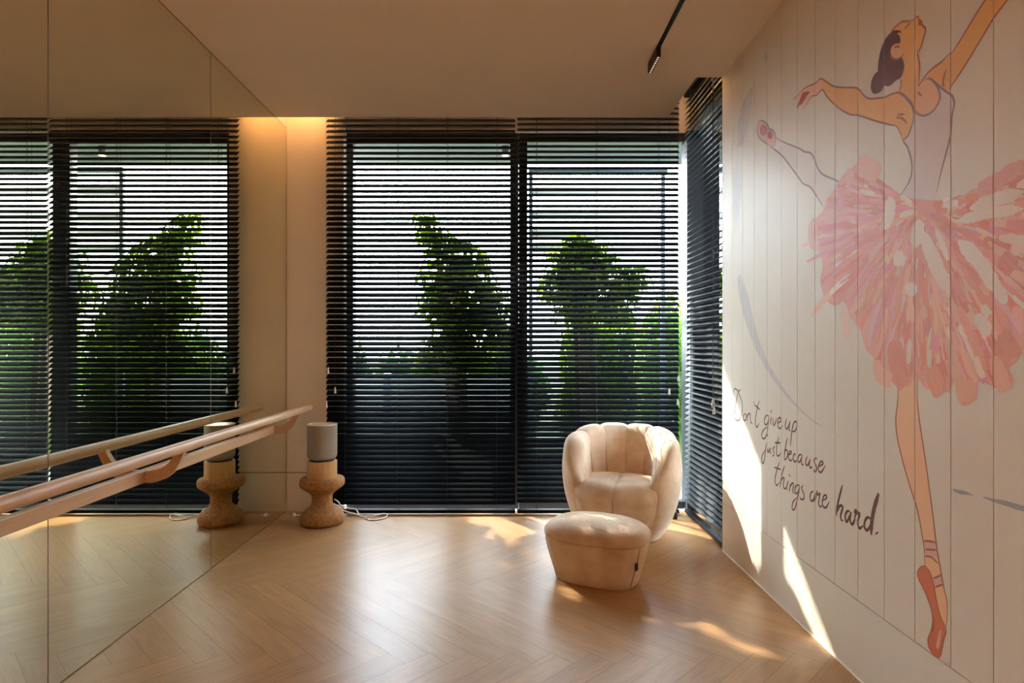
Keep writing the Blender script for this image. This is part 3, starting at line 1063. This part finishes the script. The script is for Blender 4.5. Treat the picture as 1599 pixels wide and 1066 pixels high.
# grey brush circle round the dancer, one part per stroke
def arc(pts, w, mat, n=6):
    mb = MB()
    ribbon(mb, pts, w, nxt(), n=n)
    mb.uv.clear()
    cut_grooves(mb.build('brush_arc', mat, mural))
arc(zz(1125, 120, 4.442, [(222, 70), (190, 180), (166, 280), (148, 380), (132, 490)]), lambda u: 0.015 + 0.145 * math.sin(math.pi * min(0.5, u)) * (1 - 0.75 * max(0, u - 0.7) / 0.3), P['grey'])
arc(zz(1125, 120, 4.442, [(134, 470), (122, 600), (116, 760), (112, 950), (116, 1066)]), lambda u: 0.02 + 0.10 * math.sin(math.pi * u), P['grey_pale'])
arc(zz(1130, 360, 3.23, [(75, 230), (95, 310), (125, 430), (165, 560), (220, 680), (290, 790), (370, 885), (440, 950), (500, 990)]), lambda u: 0.008 + 0.15 * (1 - u) ** 2 * min(1, 0.25 + u * 5), P['grey'])
arc(zz(1450, 700, 7.107, [(270, 455), (340, 480), (420, 495), (497, 520)]), lambda u: 0.003 + 0.009 * math.sin(math.pi * min(1, 0.1 + u)), P['grey_dark'], 5)
arc(zz(1450, 700, 7.107, [(610, 540), (720, 575), (860, 610), (960, 640), (1059, 668), (1200, 705), (1400, 740)]), lambda u: 0.002 + 0.013 * math.sin(math.pi * (0.05 + 0.85 * u)), P['grey_dark'], 5)

area('paint_smudge', ell(1196, 90, 2.6, 8), P['grey'], mural)

# back leg and shoe
leg_out = [(300, 262), (330, 285), (420, 325), (510, 360), (570, 395), (620, 405), (655, 445), (690, 540), (740, 605), (860, 660), (930, 700), (900, 800), (830, 900), (760, 980), (735, 900), (672, 790), (620, 720), (560, 690), (510, 625), (440, 530), (370, 440), (300, 380), (262, 345), (300, 320)]
area('raised_leg', Cz(leg_out), P['leg_pale'], mural)
area('raised_shoe', Cz([(150, 105), (195, 115), (230, 150), (245, 185), (275, 195), (300, 240), (305, 300), (290, 345), (265, 350), (230, 325), (170, 285), (140, 240), (130, 190), (140, 140)]), P['shoe_pink'], mural)
area('shoe_sole', Cz(ell(190, 195, 33, 52)), P['red'], mural)
area('shoe_sole', Cz(ell(252, 242, 22, 36)), P['red'], mural)
lines('outline', [Cz([(305, 262), (330, 285), (420, 325), (510, 360), (570, 395), (620, 405), (655, 445), (690, 540), (740, 605), (860, 660), (930, 700)]),
                  Cz([(740, 900), (672, 790), (620, 720), (560, 690), (510, 625), (440, 530), (370, 440), (300, 380), (240, 335)]),
                  Cz([(150, 105), (195, 115), (230, 150), (245, 185), (275, 195), (300, 240), (305, 300), (290, 345)]),
                  Cz([(240, 335), (170, 285), (140, 240), (130, 190), (140, 140), (150, 105)])], 0.0085, P['line_grey'], mural)

# standing leg, foot and pointe shoe
le = [(105, 60), (108, 180), (102, 260), (92, 360), (100, 480), (130, 620), (170, 770), (225, 950), (260, 1066)]
re = [(255, 40), (253, 180), (265, 330), (290, 500), (320, 700), (350, 920), (370, 1066)]
lef = [(200, 110), (212, 200), (213, 300)]
ref = [(300, 130), (320, 260), (340, 370), (360, 480), (380, 560), (384, 650), (376, 770)]
leg = LG(le) + FT(lef) + FT([(250, 350), (280, 440), (300, 560), (330, 680), (370, 765)]) + FT(ref)[::-1][1:] + LG(re)[::-1]
area('standing_leg', leg, P['leg'], mural, smooth=3)
shoe = [(213, 303), (180, 318), (160, 360), (170, 410), (205, 480), (240, 560), (265, 640), (275, 720), (262, 800), (240, 860), (245, 920), (280, 975), (318, 1003), (332, 985), (345, 920), (360, 850), (375, 800), (370, 762), (330, 680), (300, 560), (280, 440), (250, 350)]
area('pointe_shoe', FT(shoe), P['shoe'], mural)
area('shoe_highlight', FT([(325, 800), (340, 800), (322, 920), (305, 930), (300, 900)]), P['shoe_pink'], mural)
area('shoe_shadow_stroke', FT([(170, 405), (205, 470), (245, 555), (268, 640), (285, 720), (285, 790), (268, 810), (262, 800), (275, 720), (265, 640), (240, 560), (205, 482)]), P['red'], mural)
area('ankle_ribbon', FT([(203, 118), (300, 130), (310, 190), (318, 250), (260, 235), (215, 232), (212, 180)]), P['shoe_pink'], mural, smooth=0)
area('ankle_ribbon', FT([(278, 398), (345, 372), (352, 448), (292, 468)]), P['shoe_pink'], mural, smooth=0)
lines('outline', [LG(le) + FT(lef), LG(re) + FT(ref),
                  FT(shoe[:13]), FT(shoe[12:18]), FT(shoe[17:] + [(213, 303)]),
                  FT([(203, 118), (250, 120), (300, 130)]), FT([(212, 182), (310, 186)]), FT([(215, 234), (262, 240), (318, 290)]), FT([(278, 400), (310, 388), (340, 374)]), FT([(290, 468), (352, 446)])], 0.0062, P['line'], mural)

# arms, head, torso
area('right_arm', F7([(665, 255), (690, 225), (715, 205), (752, 175), (785, 125), (830, 50), (862, 0), (905, -70), (950, -150), (985, -175), (1010, -130), (960, -40), (932, 0), (890, 55), (845, 130), (790, 220), (747, 283), (705, 265)]), P['skin'], mural)
head = [(300, 290), (330, 262), (400, 205), (440, 197), (490, 192), (520, 178), (540, 158), (556, 153), (563, 185), (582, 193), (591, 218), (600, 240), (618, 255), (625, 280), (615, 320), (585, 420), (555, 490), (560, 540), (570, 610), (566, 700), (562, 790), (640, 740), (760, 900), (700, 1045), (600, 1075), (520, 1030), (440, 920), (372, 855), (392, 800), (398, 760), (392, 725), (370, 650), (330, 560), (290, 450)]
area('head', A(head), P['skin'], mural, smooth=3)
area('chest', A([(560, 810), (600, 755), (660, 735), (705, 760), (740, 820), (762, 890), (745, 960), (700, 1030), (630, 1062), (580, 1050), (545, 1000), (545, 900)]), P['skin_pink'], mural)
arm = [(365, 135), (420, 165), (470, 200), (520, 212), (600, 218), (680, 218), (725, 240), (770, 295), (820, 320), (900, 315), (960, 305), (1030, 275), (1090, 265), (1150, 300), (1200, 370), (1222, 440), (1222, 500), (1205, 580), (1170, 660), (1130, 708), (1100, 640), (1065, 575), (1000, 560), (860, 522), (720, 475), (640, 465), (560, 425), (480, 360), (420, 295), (380, 238), (345, 200)]
area('left_arm', B(arm), P['skin'], mural)
area('left_hand', B([(365, 135), (320, 175), (265, 198), (210, 228), (165, 275), (112, 322), (122, 340), (180, 300), (200, 275), (258, 258), (240, 310), (190, 415), (205, 422), (285, 300), (330, 285), (382, 238), (385, 180)]), P['skin_pink'], mural, smooth=3)
area('left_fingers', B([(205, 262), (262, 255), (235, 300), (185, 380), (176, 372), (152, 412), (145, 400), (178, 312)]), P['red'], mural, smooth=3)
bod = [(110, 245), (150, 268), (190, 310), (205, 350), (208, 400), (196, 470), (170, 540), (138, 576), (165, 620), (190, 700), (197, 770), (185, 840), (150, 905), (118, 955), (160, 1000), (230, 1030), (290, 1050), (352, 1000), (368, 930), (400, 790), (440, 640), (465, 530), (475, 400), (490, 330), (486, 290), (470, 260), (420, 225), (375, 185), (335, 148), (305, 137), (283, 148), (300, 153), (330, 156), (372, 200), (392, 270), (372, 330), (332, 380), (278, 402), (235, 388), (205, 350), (180, 305)]
area('bodice', D(bod), P['bodice'], mural, smooth=3)
hair = [(320, 285), (345, 278), (385, 283), (405, 302), (380, 300), (362, 312), (385, 330), (390, 395), (340, 405), (310, 440), (298, 490), (315, 535), (345, 550), (400, 535), (420, 570), (427, 620), (410, 690), (385, 725), (350, 745), (300, 790), (260, 795), (215, 770), (190, 710), (183, 640), (195, 530), (220, 430), (260, 350)]
area('hair', A(hair), P['hair'], mural, smooth=3)
area('hair_bun', A([(180, 663), (215, 730), (238, 790), (215, 840), (165, 868), (130, 850), (118, 800), (132, 725)]), P['hair'], mural)
area('ear', A(ell(352, 478, 52, 72)), P['skin_pink'], mural)
area('lips', A([(562, 192), (580, 195), (592, 222), (575, 236), (560, 222)]), P['red'], mural)
lines('outline', [A([(305, 285), (330, 262), (400, 205), (440, 197), (490, 192)]), A([(490, 192), (520, 178), (540, 158), (556, 153), (563, 185), (582, 193), (591, 218), (600, 240), (618, 255), (625, 280), (615, 320), (585, 420), (555, 490), (560, 540), (570, 610), (566, 700), (560, 800)]),
                  A([(430, 268), (455, 240), (488, 207)]), A([(335, 438), (360, 430), (385, 435)]), A([(420, 488), (400, 530), (352, 550), (312, 530), (300, 480)]),
                  A([(395, 730), (400, 790), (382, 850)]), A([(553, 850), (570, 870), (588, 888)]), A([(560, 800), (590, 750), (640, 680), (700, 625), (780, 565), (860, 480)]),
                  F7([(752, 175), (785, 125), (830, 50), (862, 0), (905, -70), (950, -150)]), F7([(747, 283), (790, 220), (845, 130), (890, 55), (932, 0), (960, -40)]),
                  A([(800, 800), (785, 770), (800, 690), (822, 630)]),
                  B([(112, 325), (165, 275), (210, 228), (265, 198), (320, 175), (365, 135), (420, 165), (470, 200), (520, 212), (600, 218), (680, 218), (725, 240), (770, 295), (820, 320), (900, 315), (960, 305), (1030, 275), (1090, 265), (1150, 300), (1200, 370), (1222, 440), (1222, 500), (1205, 580), (1170, 660), (1130, 708)]),
                  B([(1130, 708), (1100, 640), (1065, 575), (1000, 560), (860, 522), (720, 475), (640, 465), (560, 425), (480, 360), (420, 295), (380, 238), (330, 285), (285, 300), (240, 360), (205, 420)]),
                  B([(1060, 493), (1120, 502), (1165, 552)]), B([(1070, 470), (1140, 462)])], 0.0068, P['line'], mural)
lines('outline', [D([(110, 245), (150, 268), (190, 310), (206, 350), (235, 388), (278, 402), (332, 380), (372, 330), (392, 270), (372, 200), (330, 153), (290, 148)]),
                  D([(310, 137), (335, 148), (375, 188), (420, 225), (470, 260), (486, 290), (490, 330), (475, 400), (465, 530), (440, 640), (400, 790), (370, 930)]),
                  D([(206, 350), (208, 400), (196, 470), (170, 540), (138, 576), (165, 620), (190, 700), (197, 770), (185, 840), (150, 905), (118, 950)])], 0.0072, P['line_grey'], mural)

# tutu: a ragged wash, then brush strokes fanning out from the waist
TUTU = [(1432, 312), (1405, 302), (1385, 292), (1372, 280), (1355, 262), (1343, 251), (1331, 262), (1322, 268), (1311, 282), (1300, 300), (1291, 312), (1285, 330), (1271, 345), (1266, 368), (1279, 390), (1285, 415), (1281, 440), (1290, 468), (1305, 477), (1318, 470), (1330, 498), (1345, 520), (1352, 545), (1364, 558), (1372, 580), (1395, 598), (1418, 603), (1430, 588), (1445, 606), (1465, 612), (1483, 610), (1492, 592), (1496, 622), (1506, 634), (1526, 622), (1528, 596), (1552, 604), (1570, 606), (1574, 578), (1590, 562), (1604, 540), (1640, 520), (1690, 470), (1730, 400), (1740, 320), (1700, 255), (1650, 240), (1610, 248), (1575, 265), (1550, 282), (1525, 297), (1500, 306), (1470, 312)]
area('tutu', TUTU, P['tutu'], mural, smooth=3)
def inside(x, y, poly):
    c = False
    for i in range(len(poly)):
        (x1, y1), (x2, y2) = poly[i], poly[i - 1]
        if (y1 > y) != (y2 > y) and x < (x2 - x1) * (y - y1) / (y2 - y1) + x1: c = not c
    return c
rnd = random.Random(21)
PINKS = [(0.80, 0.29, 0.33), (0.80, 0.34, 0.37), (0.74, 0.24, 0.28), (0.84, 0.45, 0.46)]
CORALS = [(0.76, 0.25, 0.15), (0.78, 0.31, 0.20), (0.74, 0.21, 0.13), (0.80, 0.40, 0.27), (0.82, 0.46, 0.30), (0.76, 0.27, 0.20)]
PALES = [(0.84, 0.64, 0.54), (0.82, 0.70, 0.60), (0.80, 0.66, 0.56)]
mb = MB()
count = 0
W0 = (1437, 326)
for i in range(9000):
    if count >= 1100: break
    r = 18 + 330 * rnd.random() ** 0.72
    ang = math.radians(rnd.uniform(-35, 218))
    x, y = W0[0] + r * math.cos(ang), W0[1] + r * math.sin(ang)
    if x > 1735 or x < 1262 or not inside(x, y, TUTU): continue
    ln = rnd.uniform(18, 60) * (0.5 + r / 230)
    a2 = ang + rnd.uniform(-0.16, 0.16)
    bend = rnd.uniform(-0.12, 0.12)
    pts = []
    for k in range(5):
        s = k / 4 - 0.5
        pts.append((x + ln * s * math.cos(a2 + bend * s * 2), y + ln * s * math.sin(a2 + bend * s * 2)))
    if sum(inside(p[0], p[1], TUTU) for p in (pts[0], pts[-1])) < (1 if rnd.random() < 0.02 else 2): continue
    left = max(0.0, min(1.0, (1450 - x) / 150)) * max(0.0, min(1.0, (470 - y) / 120))
    q = rnd.random()
    if q < 0.09: col = rnd.choice(PALES)
    elif q < 0.09 + 0.75 * left + 0.12: col = rnd.choice(PINKS)
    else: col = rnd.choice(CORALS)
    col = tuple(max(0, min(1, c * rnd.uniform(0.92, 1.08))) for c in col)
    w = rnd.uniform(0.006, 0.026) * (0.75 + r / 420)
    ribbon(mb, pts, w, nxt(0.0000005), col, taper=(0.55, 0.7), n=3, rough=0.22, rnd=rnd)
    count += 1
# pale bare streaks seen between the tulle layers
for p, w in ((E([(640, 310), (650, 380), (640, 460), (590, 540)]), 0.06), (E([(735, 705), (712, 760), (705, 815)]), 0.055), (E([(860, 470), (850, 560), (830, 680)]), 0.06),
             (zz(1420, 220, 4.441, [(95, 630), (150, 780), (210, 910), (280, 1050)]), 0.055), (zz(1420, 220, 4.441, [(340, 690), (430, 780), (530, 900), (630, 1066)]), 0.045),
             (zz(1420, 220, 4.441, [(180, 610), (230, 720), (270, 830)]), 0.022), (zz(1420, 430, 4.844, [(500, 300), (560, 370), (610, 450)]), 0.04), (zz(1420, 430, 4.844, [(640, 30), (690, 130), (740, 210)]), 0.035),
             (zz(1420, 220, 4.441, [(330, 560), (420, 530), (560, 500), (795, 470)]), 0.03), (zz(1420, 220, 4.441, [(420, 470), (560, 420), (795, 350)]), 0.035), (zz(1270, 430, 4.844, [(745, 50), (740, 110), (735, 160)]), 0.06)):
    ribbon(mb, p, w, nxt(0.0000005), (0.80, 0.69, 0.59), taper=(0.2, 0.2), n=5, rough=0.12, rnd=rnd)
# a few loose strokes at the hem
for p, w, c in ((zz(1270, 430, 4.844, [(610, 490), (630, 620), (660, 760), (690, 840)]), 0.085, (0.76, 0.25, 0.15)), (zz(1420, 430, 4.844, [(170, 690), (200, 800), (240, 900)]), 0.066, (0.78, 0.27, 0.15)),
                (zz(1420, 430, 4.844, [(420, 780), (420, 850), (430, 960)]), 0.075, (0.80, 0.38, 0.22)), (zz(1420, 430, 4.844, [(700, 430), (760, 530), (800, 620)]), 0.055, (0.75, 0.28, 0.17)), (zz(1420, 430, 4.844, [(640, 620), (680, 740), (725, 870)]), 0.05, (0.80, 0.40, 0.27)),
                (zz(1270, 430, 4.844, [(230, 240), (240, 330), (250, 470)]), 0.06, (0.82, 0.56, 0.44)), (E([(95, 470), (75, 560), (85, 640), (130, 665)]), 0.05, (0.78, 0.45, 0.36)), (zz(1270, 430, 4.844, [(480, 640), (500, 740), (590, 800)]), 0.06, (0.82, 0.42, 0.29)),
                (zz(1420, 220, 4.441, [(480, 330), (600, 280), (700, 220), (795, 170)]), 0.045, (0.76, 0.34, 0.28)), (zz(1420, 220, 4.441, [(640, 800), (690, 850), (730, 890)]), 0.055, (0.72, 0.22, 0.17)),
                (E([(330, 215), (350, 180), (372, 120)]), 0.06, (0.82, 0.44, 0.40)), (E([(420, 70), (500, 110), (560, 170)]), 0.08, (0.84, 0.46, 0.36)), (E([(300, 240), (290, 320), (270, 420)]), 0.05, (0.80, 0.32, 0.36))):
    ribbon(mb, p, w, nxt(0.0000005), c, taper=(0.6, 0.8), n=5, rough=0.14, rnd=rnd)
o = mb.build('tutu_brushwork', P['brush'], mural)
cut_grooves(o)

# handwritten words
LAYER[0] = 0.0002
words = thing('wall_lettering', 'dark brown handwritten words Don\'t give up just because things are hard', 'lettering', (0, 0, 0))
def dot(f, x, y, r): return f([(x - r, y - r), (x + r, y + r)])
l1 = [T1(s) for s in ([(165, 140), (150, 200), (135, 290), (125, 370), (113, 432)], [(110, 190), (112, 140), (130, 118), (155, 140), (180, 200), (203, 270), (205, 350), (195, 420), (175, 465), (150, 472), (120, 450), (108, 425)], [(160, 152), (187, 126)],
      [(237, 393), (220, 420), (219, 455), (233, 473), (249, 450), (252, 412), (237, 393)], [(264, 398), (262, 440), (264, 480)], [(263, 435), (279, 395), (294, 400), (297, 440), (302, 492), (320, 500)],
      [(333, 264), (338, 282), (342, 302)], [(396, 248), (372, 340), (355, 440), (352, 510), (370, 545), (396, 500)], [(343, 300), (372, 322), (404, 354)],
      [(503, 425), (475, 415), (452, 465), (460, 515), (488, 500), (505, 428)], [(505, 428), (492, 520), (482, 600), (462, 662), (436, 670), (422, 632), (440, 580), (482, 538)],
      [(532, 430), (522, 490), (530, 522)], [(548, 440), (550, 500), (560, 525), (580, 480), (588, 438)], [(596, 502), (630, 480), (634, 447), (612, 443), (599, 490), (608, 545), (634, 560), (654, 522)],
      [(699, 448), (685, 520), (690, 555), (710, 560), (736, 480)], [(738, 472), (725, 560), (742, 592)], [(778, 495), (756, 600), (741, 757)], [(760, 545), (790, 482), (813, 500), (808, 555), (785, 592), (755, 588)])]
l1 += [(T1([(523, 364), (531, 376)]), 0.016)]
l2 = [T2(s) for s in ([(158, 85), (140, 170), (130, 270), (115, 360), (100, 382), (82, 350), (95, 270), (133, 198)], [(172, 165), (165, 215), (178, 227), (200, 175)], [(205, 163), (199, 220), (217, 248)],
      [(268, 143), (240, 190), (252, 232), (250, 275), (233, 280)], [(320, 18), (295, 130), (290, 240), (305, 281), (330, 270), (349, 233)], [(266, 98), (305, 97), (346, 102)],
      [(442, 28), (415, 150), (400, 250), (397, 338)], [(397, 338), (430, 310), (446, 250), (440, 208), (416, 200), (404, 245)], [(455, 268), (494, 245), (490, 215), (470, 225), (455, 280), (465, 330), (490, 346), (512, 318)],
      [(557, 270), (537, 253), (520, 300), (530, 350), (550, 361), (577, 333)], [(640, 268), (610, 263), (588, 310), (592, 362), (615, 360), (640, 290)], [(646, 268), (635, 330), (640, 390), (667, 406)],
      [(717, 288), (695, 350), (698, 402), (725, 405), (752, 330)], [(757, 318), (745, 400), (760, 446), (787, 430)], [(852, 332), (835, 309), (810, 350), (832, 400), (848, 450), (830, 501), (807, 490), (812, 465)],
      [(870, 432), (935, 390), (920, 353), (890, 380), (868, 450), (880, 496), (915, 502), (967, 415)])]
l2 += [(T1([(482, 630), (491, 642)]), 0.015)]
l3 = [T2(s) for s in ([(330, 362), (295, 480), (270, 590), (275, 660), (295, 690), (328, 648)], [(259, 440), (300, 452), (350, 472)], [(402, 416), (365, 540), (335, 718)], [(344, 655), (375, 590), (396, 592), (385, 690), (405, 737), (438, 698)],
      [(452, 622), (432, 710), (441, 762)], [(482, 668), (468, 778)], [(474, 725), (505, 660), (526, 680), (515, 770), (537, 802)], [(610, 688), (570, 690), (545, 740), (555, 801), (590, 780), (613, 698)], [(613, 698), (590, 830), (555, 980), (525, 1031), (505, 1000), (520, 920), (568, 858)],
      [(658, 690), (638, 730), (667, 800), (672, 860), (655, 886), (620, 872), (617, 845)],
      [(803, 773), (770, 790), (755, 860), (775, 906), (805, 880), (822, 798)], [(827, 788), (810, 880), (820, 922)], [(820, 922), (848, 800), (853, 770), (862, 822), (892, 800), (880, 880), (875, 950), (905, 986), (932, 948)],
      [(930, 903), (985, 862), (975, 824), (945, 840), (925, 920), (940, 986), (980, 992), (1022, 912)])]
l3 += [(T2([(465, 545), (475, 556)]), 0.015)]
l3 += [(T3(s), 0.012) for s in ([(537, 306), (500, 450), (470, 590), (460, 705)], [(468, 650), (500, 575), (530, 570), (541, 600), (515, 690), (525, 752), (548, 757)], [(632, 640), (600, 640), (575, 690), (580, 760), (600, 766), (635, 690), (642, 648)], [(652, 648), (635, 730), (650, 797), (675, 797), (703, 725)],
      [(690, 725), (718, 650), (706, 628), (700, 662), (758, 668), (735, 760), (740, 830), (765, 857), (803, 823)], [(903, 738), (860, 718), (825, 770), (820, 840), (850, 881), (890, 840), (907, 765)])]
l3 += [(T3([(1002, 411), (950, 580), (915, 760), (906, 943)]), 0.020), (T3([(974, 908), (983, 930)]), 0.022)]
for W_ in (l1[0:9], l1[9:14] + l1[18:], l1[14:18], l2[0:6] + l2[16:], l2[6:16], l3[0:10] + l3[14:15], l3[10:14], l3[15:]):
    lines('word', W_, 0.0085, P['letters'], words, taper=(0.55, 0.45))

# ------------------------------------------------------------------ outside
struct(MB().box(-14, 14, 4.86, 6.2, -0.2, -0.02).build('ground', M['terrace']), 'pale terrace paving outside the windows', 'ground')
struct(MB().box(1.61, 14, -6, 4.86, -0.2, -0.02).build('ground_side', M['terrace']), 'pale terrace paving outside the side window', 'ground')
struct(MB().box(-30, 30, 6.2, 60, -0.3, -0.06).build('lawn', M['lawn']), 'lawn beyond the terrace', 'ground')
struct(MB().box(-14, 3.2, 4.86, 5.73, 2.95, 3.25).build('roof_soffit', M['soffit']), 'pale roof overhang above the terrace', 'roof')
struct(MB().box(1.61, 2.7, -6, 4.86, 2.95, 3.25).build('roof_soffit_side', M['soffit']), 'pale roof overhang above the side window', 'roof')

t = thing('pergola', 'blue grey metal frame with pale boards standing on the terrace', 'pergola', (0, 5.6, -0.02))
MB().box(0.215, 1.49, -0.03, 0.03, 2.86, 2.905).build('top_beam', M['frame2'], t, bevel=0.003)
for x in (0.235, 1.45): MB().box(x - 0.018, x + 0.018, -0.018, 0.018, 0.0, 2.86).build('post', M['frame2'], t, bevel=0.003)
for z in (2.69, 2.46, 2.30, 2.16): MB().box(0.254, 1.431, -0.008, 0.008, z - 0.035, z + 0.035).build('board', M['white_wood'], t, bevel=0.003)

o = MB().box(-3.4, 0.10, 6.02, 6.10, -0.05, 0.92).build('garden_wall', M['pale_wall'], bevel=0.004)
tag(o, 'low pale garden wall behind the lower half of the left blind', 'wall', kind='thing')
o = MB().box(-1.165, -1.095, 5.80, 5.86, -0.02, 0.98).build('terrace_post', M['frame2'], bevel=0.004)
tag(o, 'dark metal post in front of the low garden wall', 'post')

t = thing('soffit_spotlight', 'small lit spotlight under the roof overhang outside', 'lamp', (0.0, 4.97, 2.95))
MB().lathe([(0, -0.15), (0.03, -0.15), (0.03, 0), (0, 0)], 20).build('housing', M['frame'], t)
MB().lathe([(0, -0.1515), (0.026, -0.1515), (0.026, -0.1502), (0, -0.1502)], 20).build('lens', M['lamp'], t)

def leaf(mb, base, d, ln, w, droop):
    """one folded leaflet"""
    d = d.normalized()
    up = Vector((0, 0, 1))
    s = d.cross(up)
    if s.length < 1e-3: s = Vector((1, 0, 0))
    s.normalize()
    tip = base + d * ln + Vector((0, 0, -droop * ln))
    m1 = base + d * ln * 0.45 + Vector((0, 0, -droop * ln * 0.2))
    n = s.cross(d).normalized()
    a = mb.vert(base); b = mb.vert(m1 + s * w + n * w * 0.3); c = mb.vert(tip); e = mb.vert(m1 - s * w + n * w * 0.3); f = mb.vert(m1)
    mb.face((a, f, b)); mb.face((f, c, b)); mb.face((a, e, f)); mb.face((f, e, c))

def tree(name, label, Y, blobs, trunk, n, lm, seed, ll=0.105):
    rnd = random.Random(seed)
    x0, z0 = trunk[0]
    t = thing(name, label, 'tree', (x0, Y, -0.05), 0, 'slender trees outside the windows')
    mb = MB()
    pts = [(x - x0, rnd.uniform(-0.02, 0.02), z + 0.05) for x, z in trunk]
    sp = spline(pts, 5)
    mb.tube(sp, [0.045 - 0.030 * i / (len(sp) - 1) for i in range(len(sp))], 8)
    if n < 1000:                     # several thin stems stand together
        for k, (ax, ay) in enumerate(((-0.07, 0.03), (0.07, -0.02), (0.02, 0.07), (-0.03, -0.05))):
            mb.tube([(p[0] + ax * (1.2 - 0.5 * i / len(sp)), p[1] + ay, p[2]) for i, p in enumerate(sp[:int(len(sp) * 0.72)])], 0.022, 7)
    tot = sum(b[2] ** 2 for b in blobs)
    cl = MB()
    for bx_, by_, br in blobs:
        c = px(bx_, by_, Y)
        r = br / FPX * Y
        cc = Vector((c.x - x0, 0, c.z + 0.05))
        k = min(range(len(sp)), key=lambda i: (Vector(sp[i]) - (cc - Vector((0, 0, r)))).length)
        mb.tube([sp[k], tuple((Vector(sp[k]) + cc) / 2 + Vector((0, 0, 0.03))), tuple(cc)], [0.016, 0.010, 0.005], 6)
        for _ in range(max(3, int(n * br ** 2 / tot))):
            v = Vector((rnd.gauss(0, 1), rnd.gauss(0, 1), rnd.gauss(0, 1))).normalized() * r * rnd.random() ** 0.4
            p = cc + Vector((v.x, v.y * 1.1, v.z))
            a0 = rnd.uniform(0, 6.28)
            m = rnd.randint(6, 8)
            for i in range(m):
                a = a0 + 6.283 * i / m
                d = Vector((math.cos(a), math.sin(a), rnd.uniform(-0.25, 0.25)))
                l = ll * rnd.uniform(0.7, 1.15)
                leaf(cl, p, d, l, l * 0.20, rnd.uniform(0.25, 0.8))
    mb.build('trunk', M['trunk'], t, smooth=True)
    cl.build('foliage', lm, t)
    return t
tree('garden_tree', 'slender tree with drooping leaf clusters behind the left blind', 5.05,
     [(667, 345, 18), (682, 378, 28), (715, 388, 26), (690, 425, 36), (742, 425, 32), (718, 470, 52), (765, 478, 38), (672, 470, 26), (785, 520, 26), (725, 535, 55), (690, 555, 40)],
     [(-0.36, 0.0), (-0.40, 0.6), (-0.42, 1.2), (-0.50, 1.7), (-0.62, 2.2)], 640, M['leaf'], 3)
tree('garden_tree', 'bushy crowned slender tree behind the right blind', 5.25,
     [(905, 378, 20), (882, 400, 28), (930, 402, 28), (905, 430, 42), (866, 446, 32), (955, 440, 34), (990, 432, 24), (905, 478, 40), (960, 480, 36)],
     [(0.72, 0.0), (0.70, 0.7), (0.68, 1.3), (0.66, 1.8), (0.64, 2.1)], 560, M['leaf'], 5)

tree('garden_tree', 'large dense unseen tree left on the lawn, added to shade the floor', 7.0,  # out of view, placed to block the sun from most of the floor
     [(270, 250, 60), (350, 200, 60), (330, 320, 65), (410, 270, 55), (420, 380, 50), (250, 400, 60), (340, 430, 60), (440, 195, 40), (430, 130, 40), (170, 300, 60), (330, 120, 45), (160, 200, 50), (545, 232, 16), (552, 205, 12), (462, 350, 24), (468, 405, 28), (455, 300, 18)],
     [(-3.6, 0.0), (-3.55, 1.2), (-3.5, 2.2), (-3.4, 3.2), (-3.3, 3.9)], 1100, M['leaf_dark'], 9, 0.15)

def shrub_mesh(seed, n, ll, nm, lm):
    rnd = random.Random(seed)
    cl = MB()
    for _ in range(n):
        v = Vector((rnd.gauss(0, 1), rnd.gauss(0, 1), rnd.gauss(0, 1))).normalized() * rnd.random() ** 0.33
        p = Vector((v.x * 0.5 * (1 + 0.15 * math.sin(5 * v.z + seed)), v.y * 0.5, 0.5 + v.z * 0.5))
        d = Vector((v.x + rnd.gauss(0, .5), v.y + rnd.gauss(0, .5), rnd.gauss(0, .5)))
        l = ll * rnd.uniform(0.6, 1.3)
        leaf(cl, p, d, l, l * 0.3, rnd.uniform(0.1, 0.6))
    return cl.build(nm, lm)
SH = {}
def shrub(label, X, Y, w, d, h, lm, seed):
    key = (lm, seed)
    if key in SH:
        o = SH[key].copy()
        COL.objects.link(o)
    else:
        o = shrub_mesh(seed, 2600, 0.11, 'shrub', M[lm])
        SH[key] = o
    o.location = (X, Y, -0.06)
    o.scale = (w * 0.80, d * 0.8, h * 0.93)
    return tag(o, label, 'shrub', 'shrubs beyond the terrace')
shrub('dark shrub behind the left end of the left blind', -1.70, 6.55, 0.86, 0.75, 1.45, 'leaf_dark', 1)
shrub('dark shrub behind the left blind, left of the first tree', -0.82, 6.60, 0.84, 0.75, 1.28, 'leaf_dark', 2)
shrub('dark shrub behind the first tree and the middle posts', 0.04, 6.55, 0.84, 0.75, 1.60, 'leaf_dark', 1)
shrub('green shrub behind the right blind, left of the second tree', 0.90, 6.60, 0.82, 0.75, 1.90, 'leaf', 4)
shrub('green shrub behind the armchair and right blind', 1.74, 6.55, 0.82, 0.75, 2.05, 'leaf_pale', 5)
shrub('tall pale shrub seen beyond the corner post', 2.62, 6.40, 0.86, 0.80, 2.25, 'leaf_pale', 6)
shrub('pale shrub seen through the far part of the side blind', 2.70, 5.25, 0.80, 0.90, 1.80, 'leaf_pale', 5)
shrub('bright shrub seen through the near part of the side blind', 3.60, 6.60, 0.90, 0.90, 1.75, 'leaf', 4)
shrub('wide dark shrub in the row behind, left of the first tree top', -1.30, 7.75, 1.15, 0.9, 1.35, 'leaf_dark', 2)
shrub('wide dark shrub in the row behind the first tree', 0.0, 7.75, 1.2, 0.9, 1.50, 'leaf_dark', 1)
shrub('wide green shrub in the row behind the second tree', 1.30, 7.75, 1.2, 0.9, 2.0, 'leaf', 4)
shrub('wide pale shrub in the row behind, right of the second tree', 2.62, 7.75, 1.2, 0.9, 2.3, 'leaf_pale', 6)
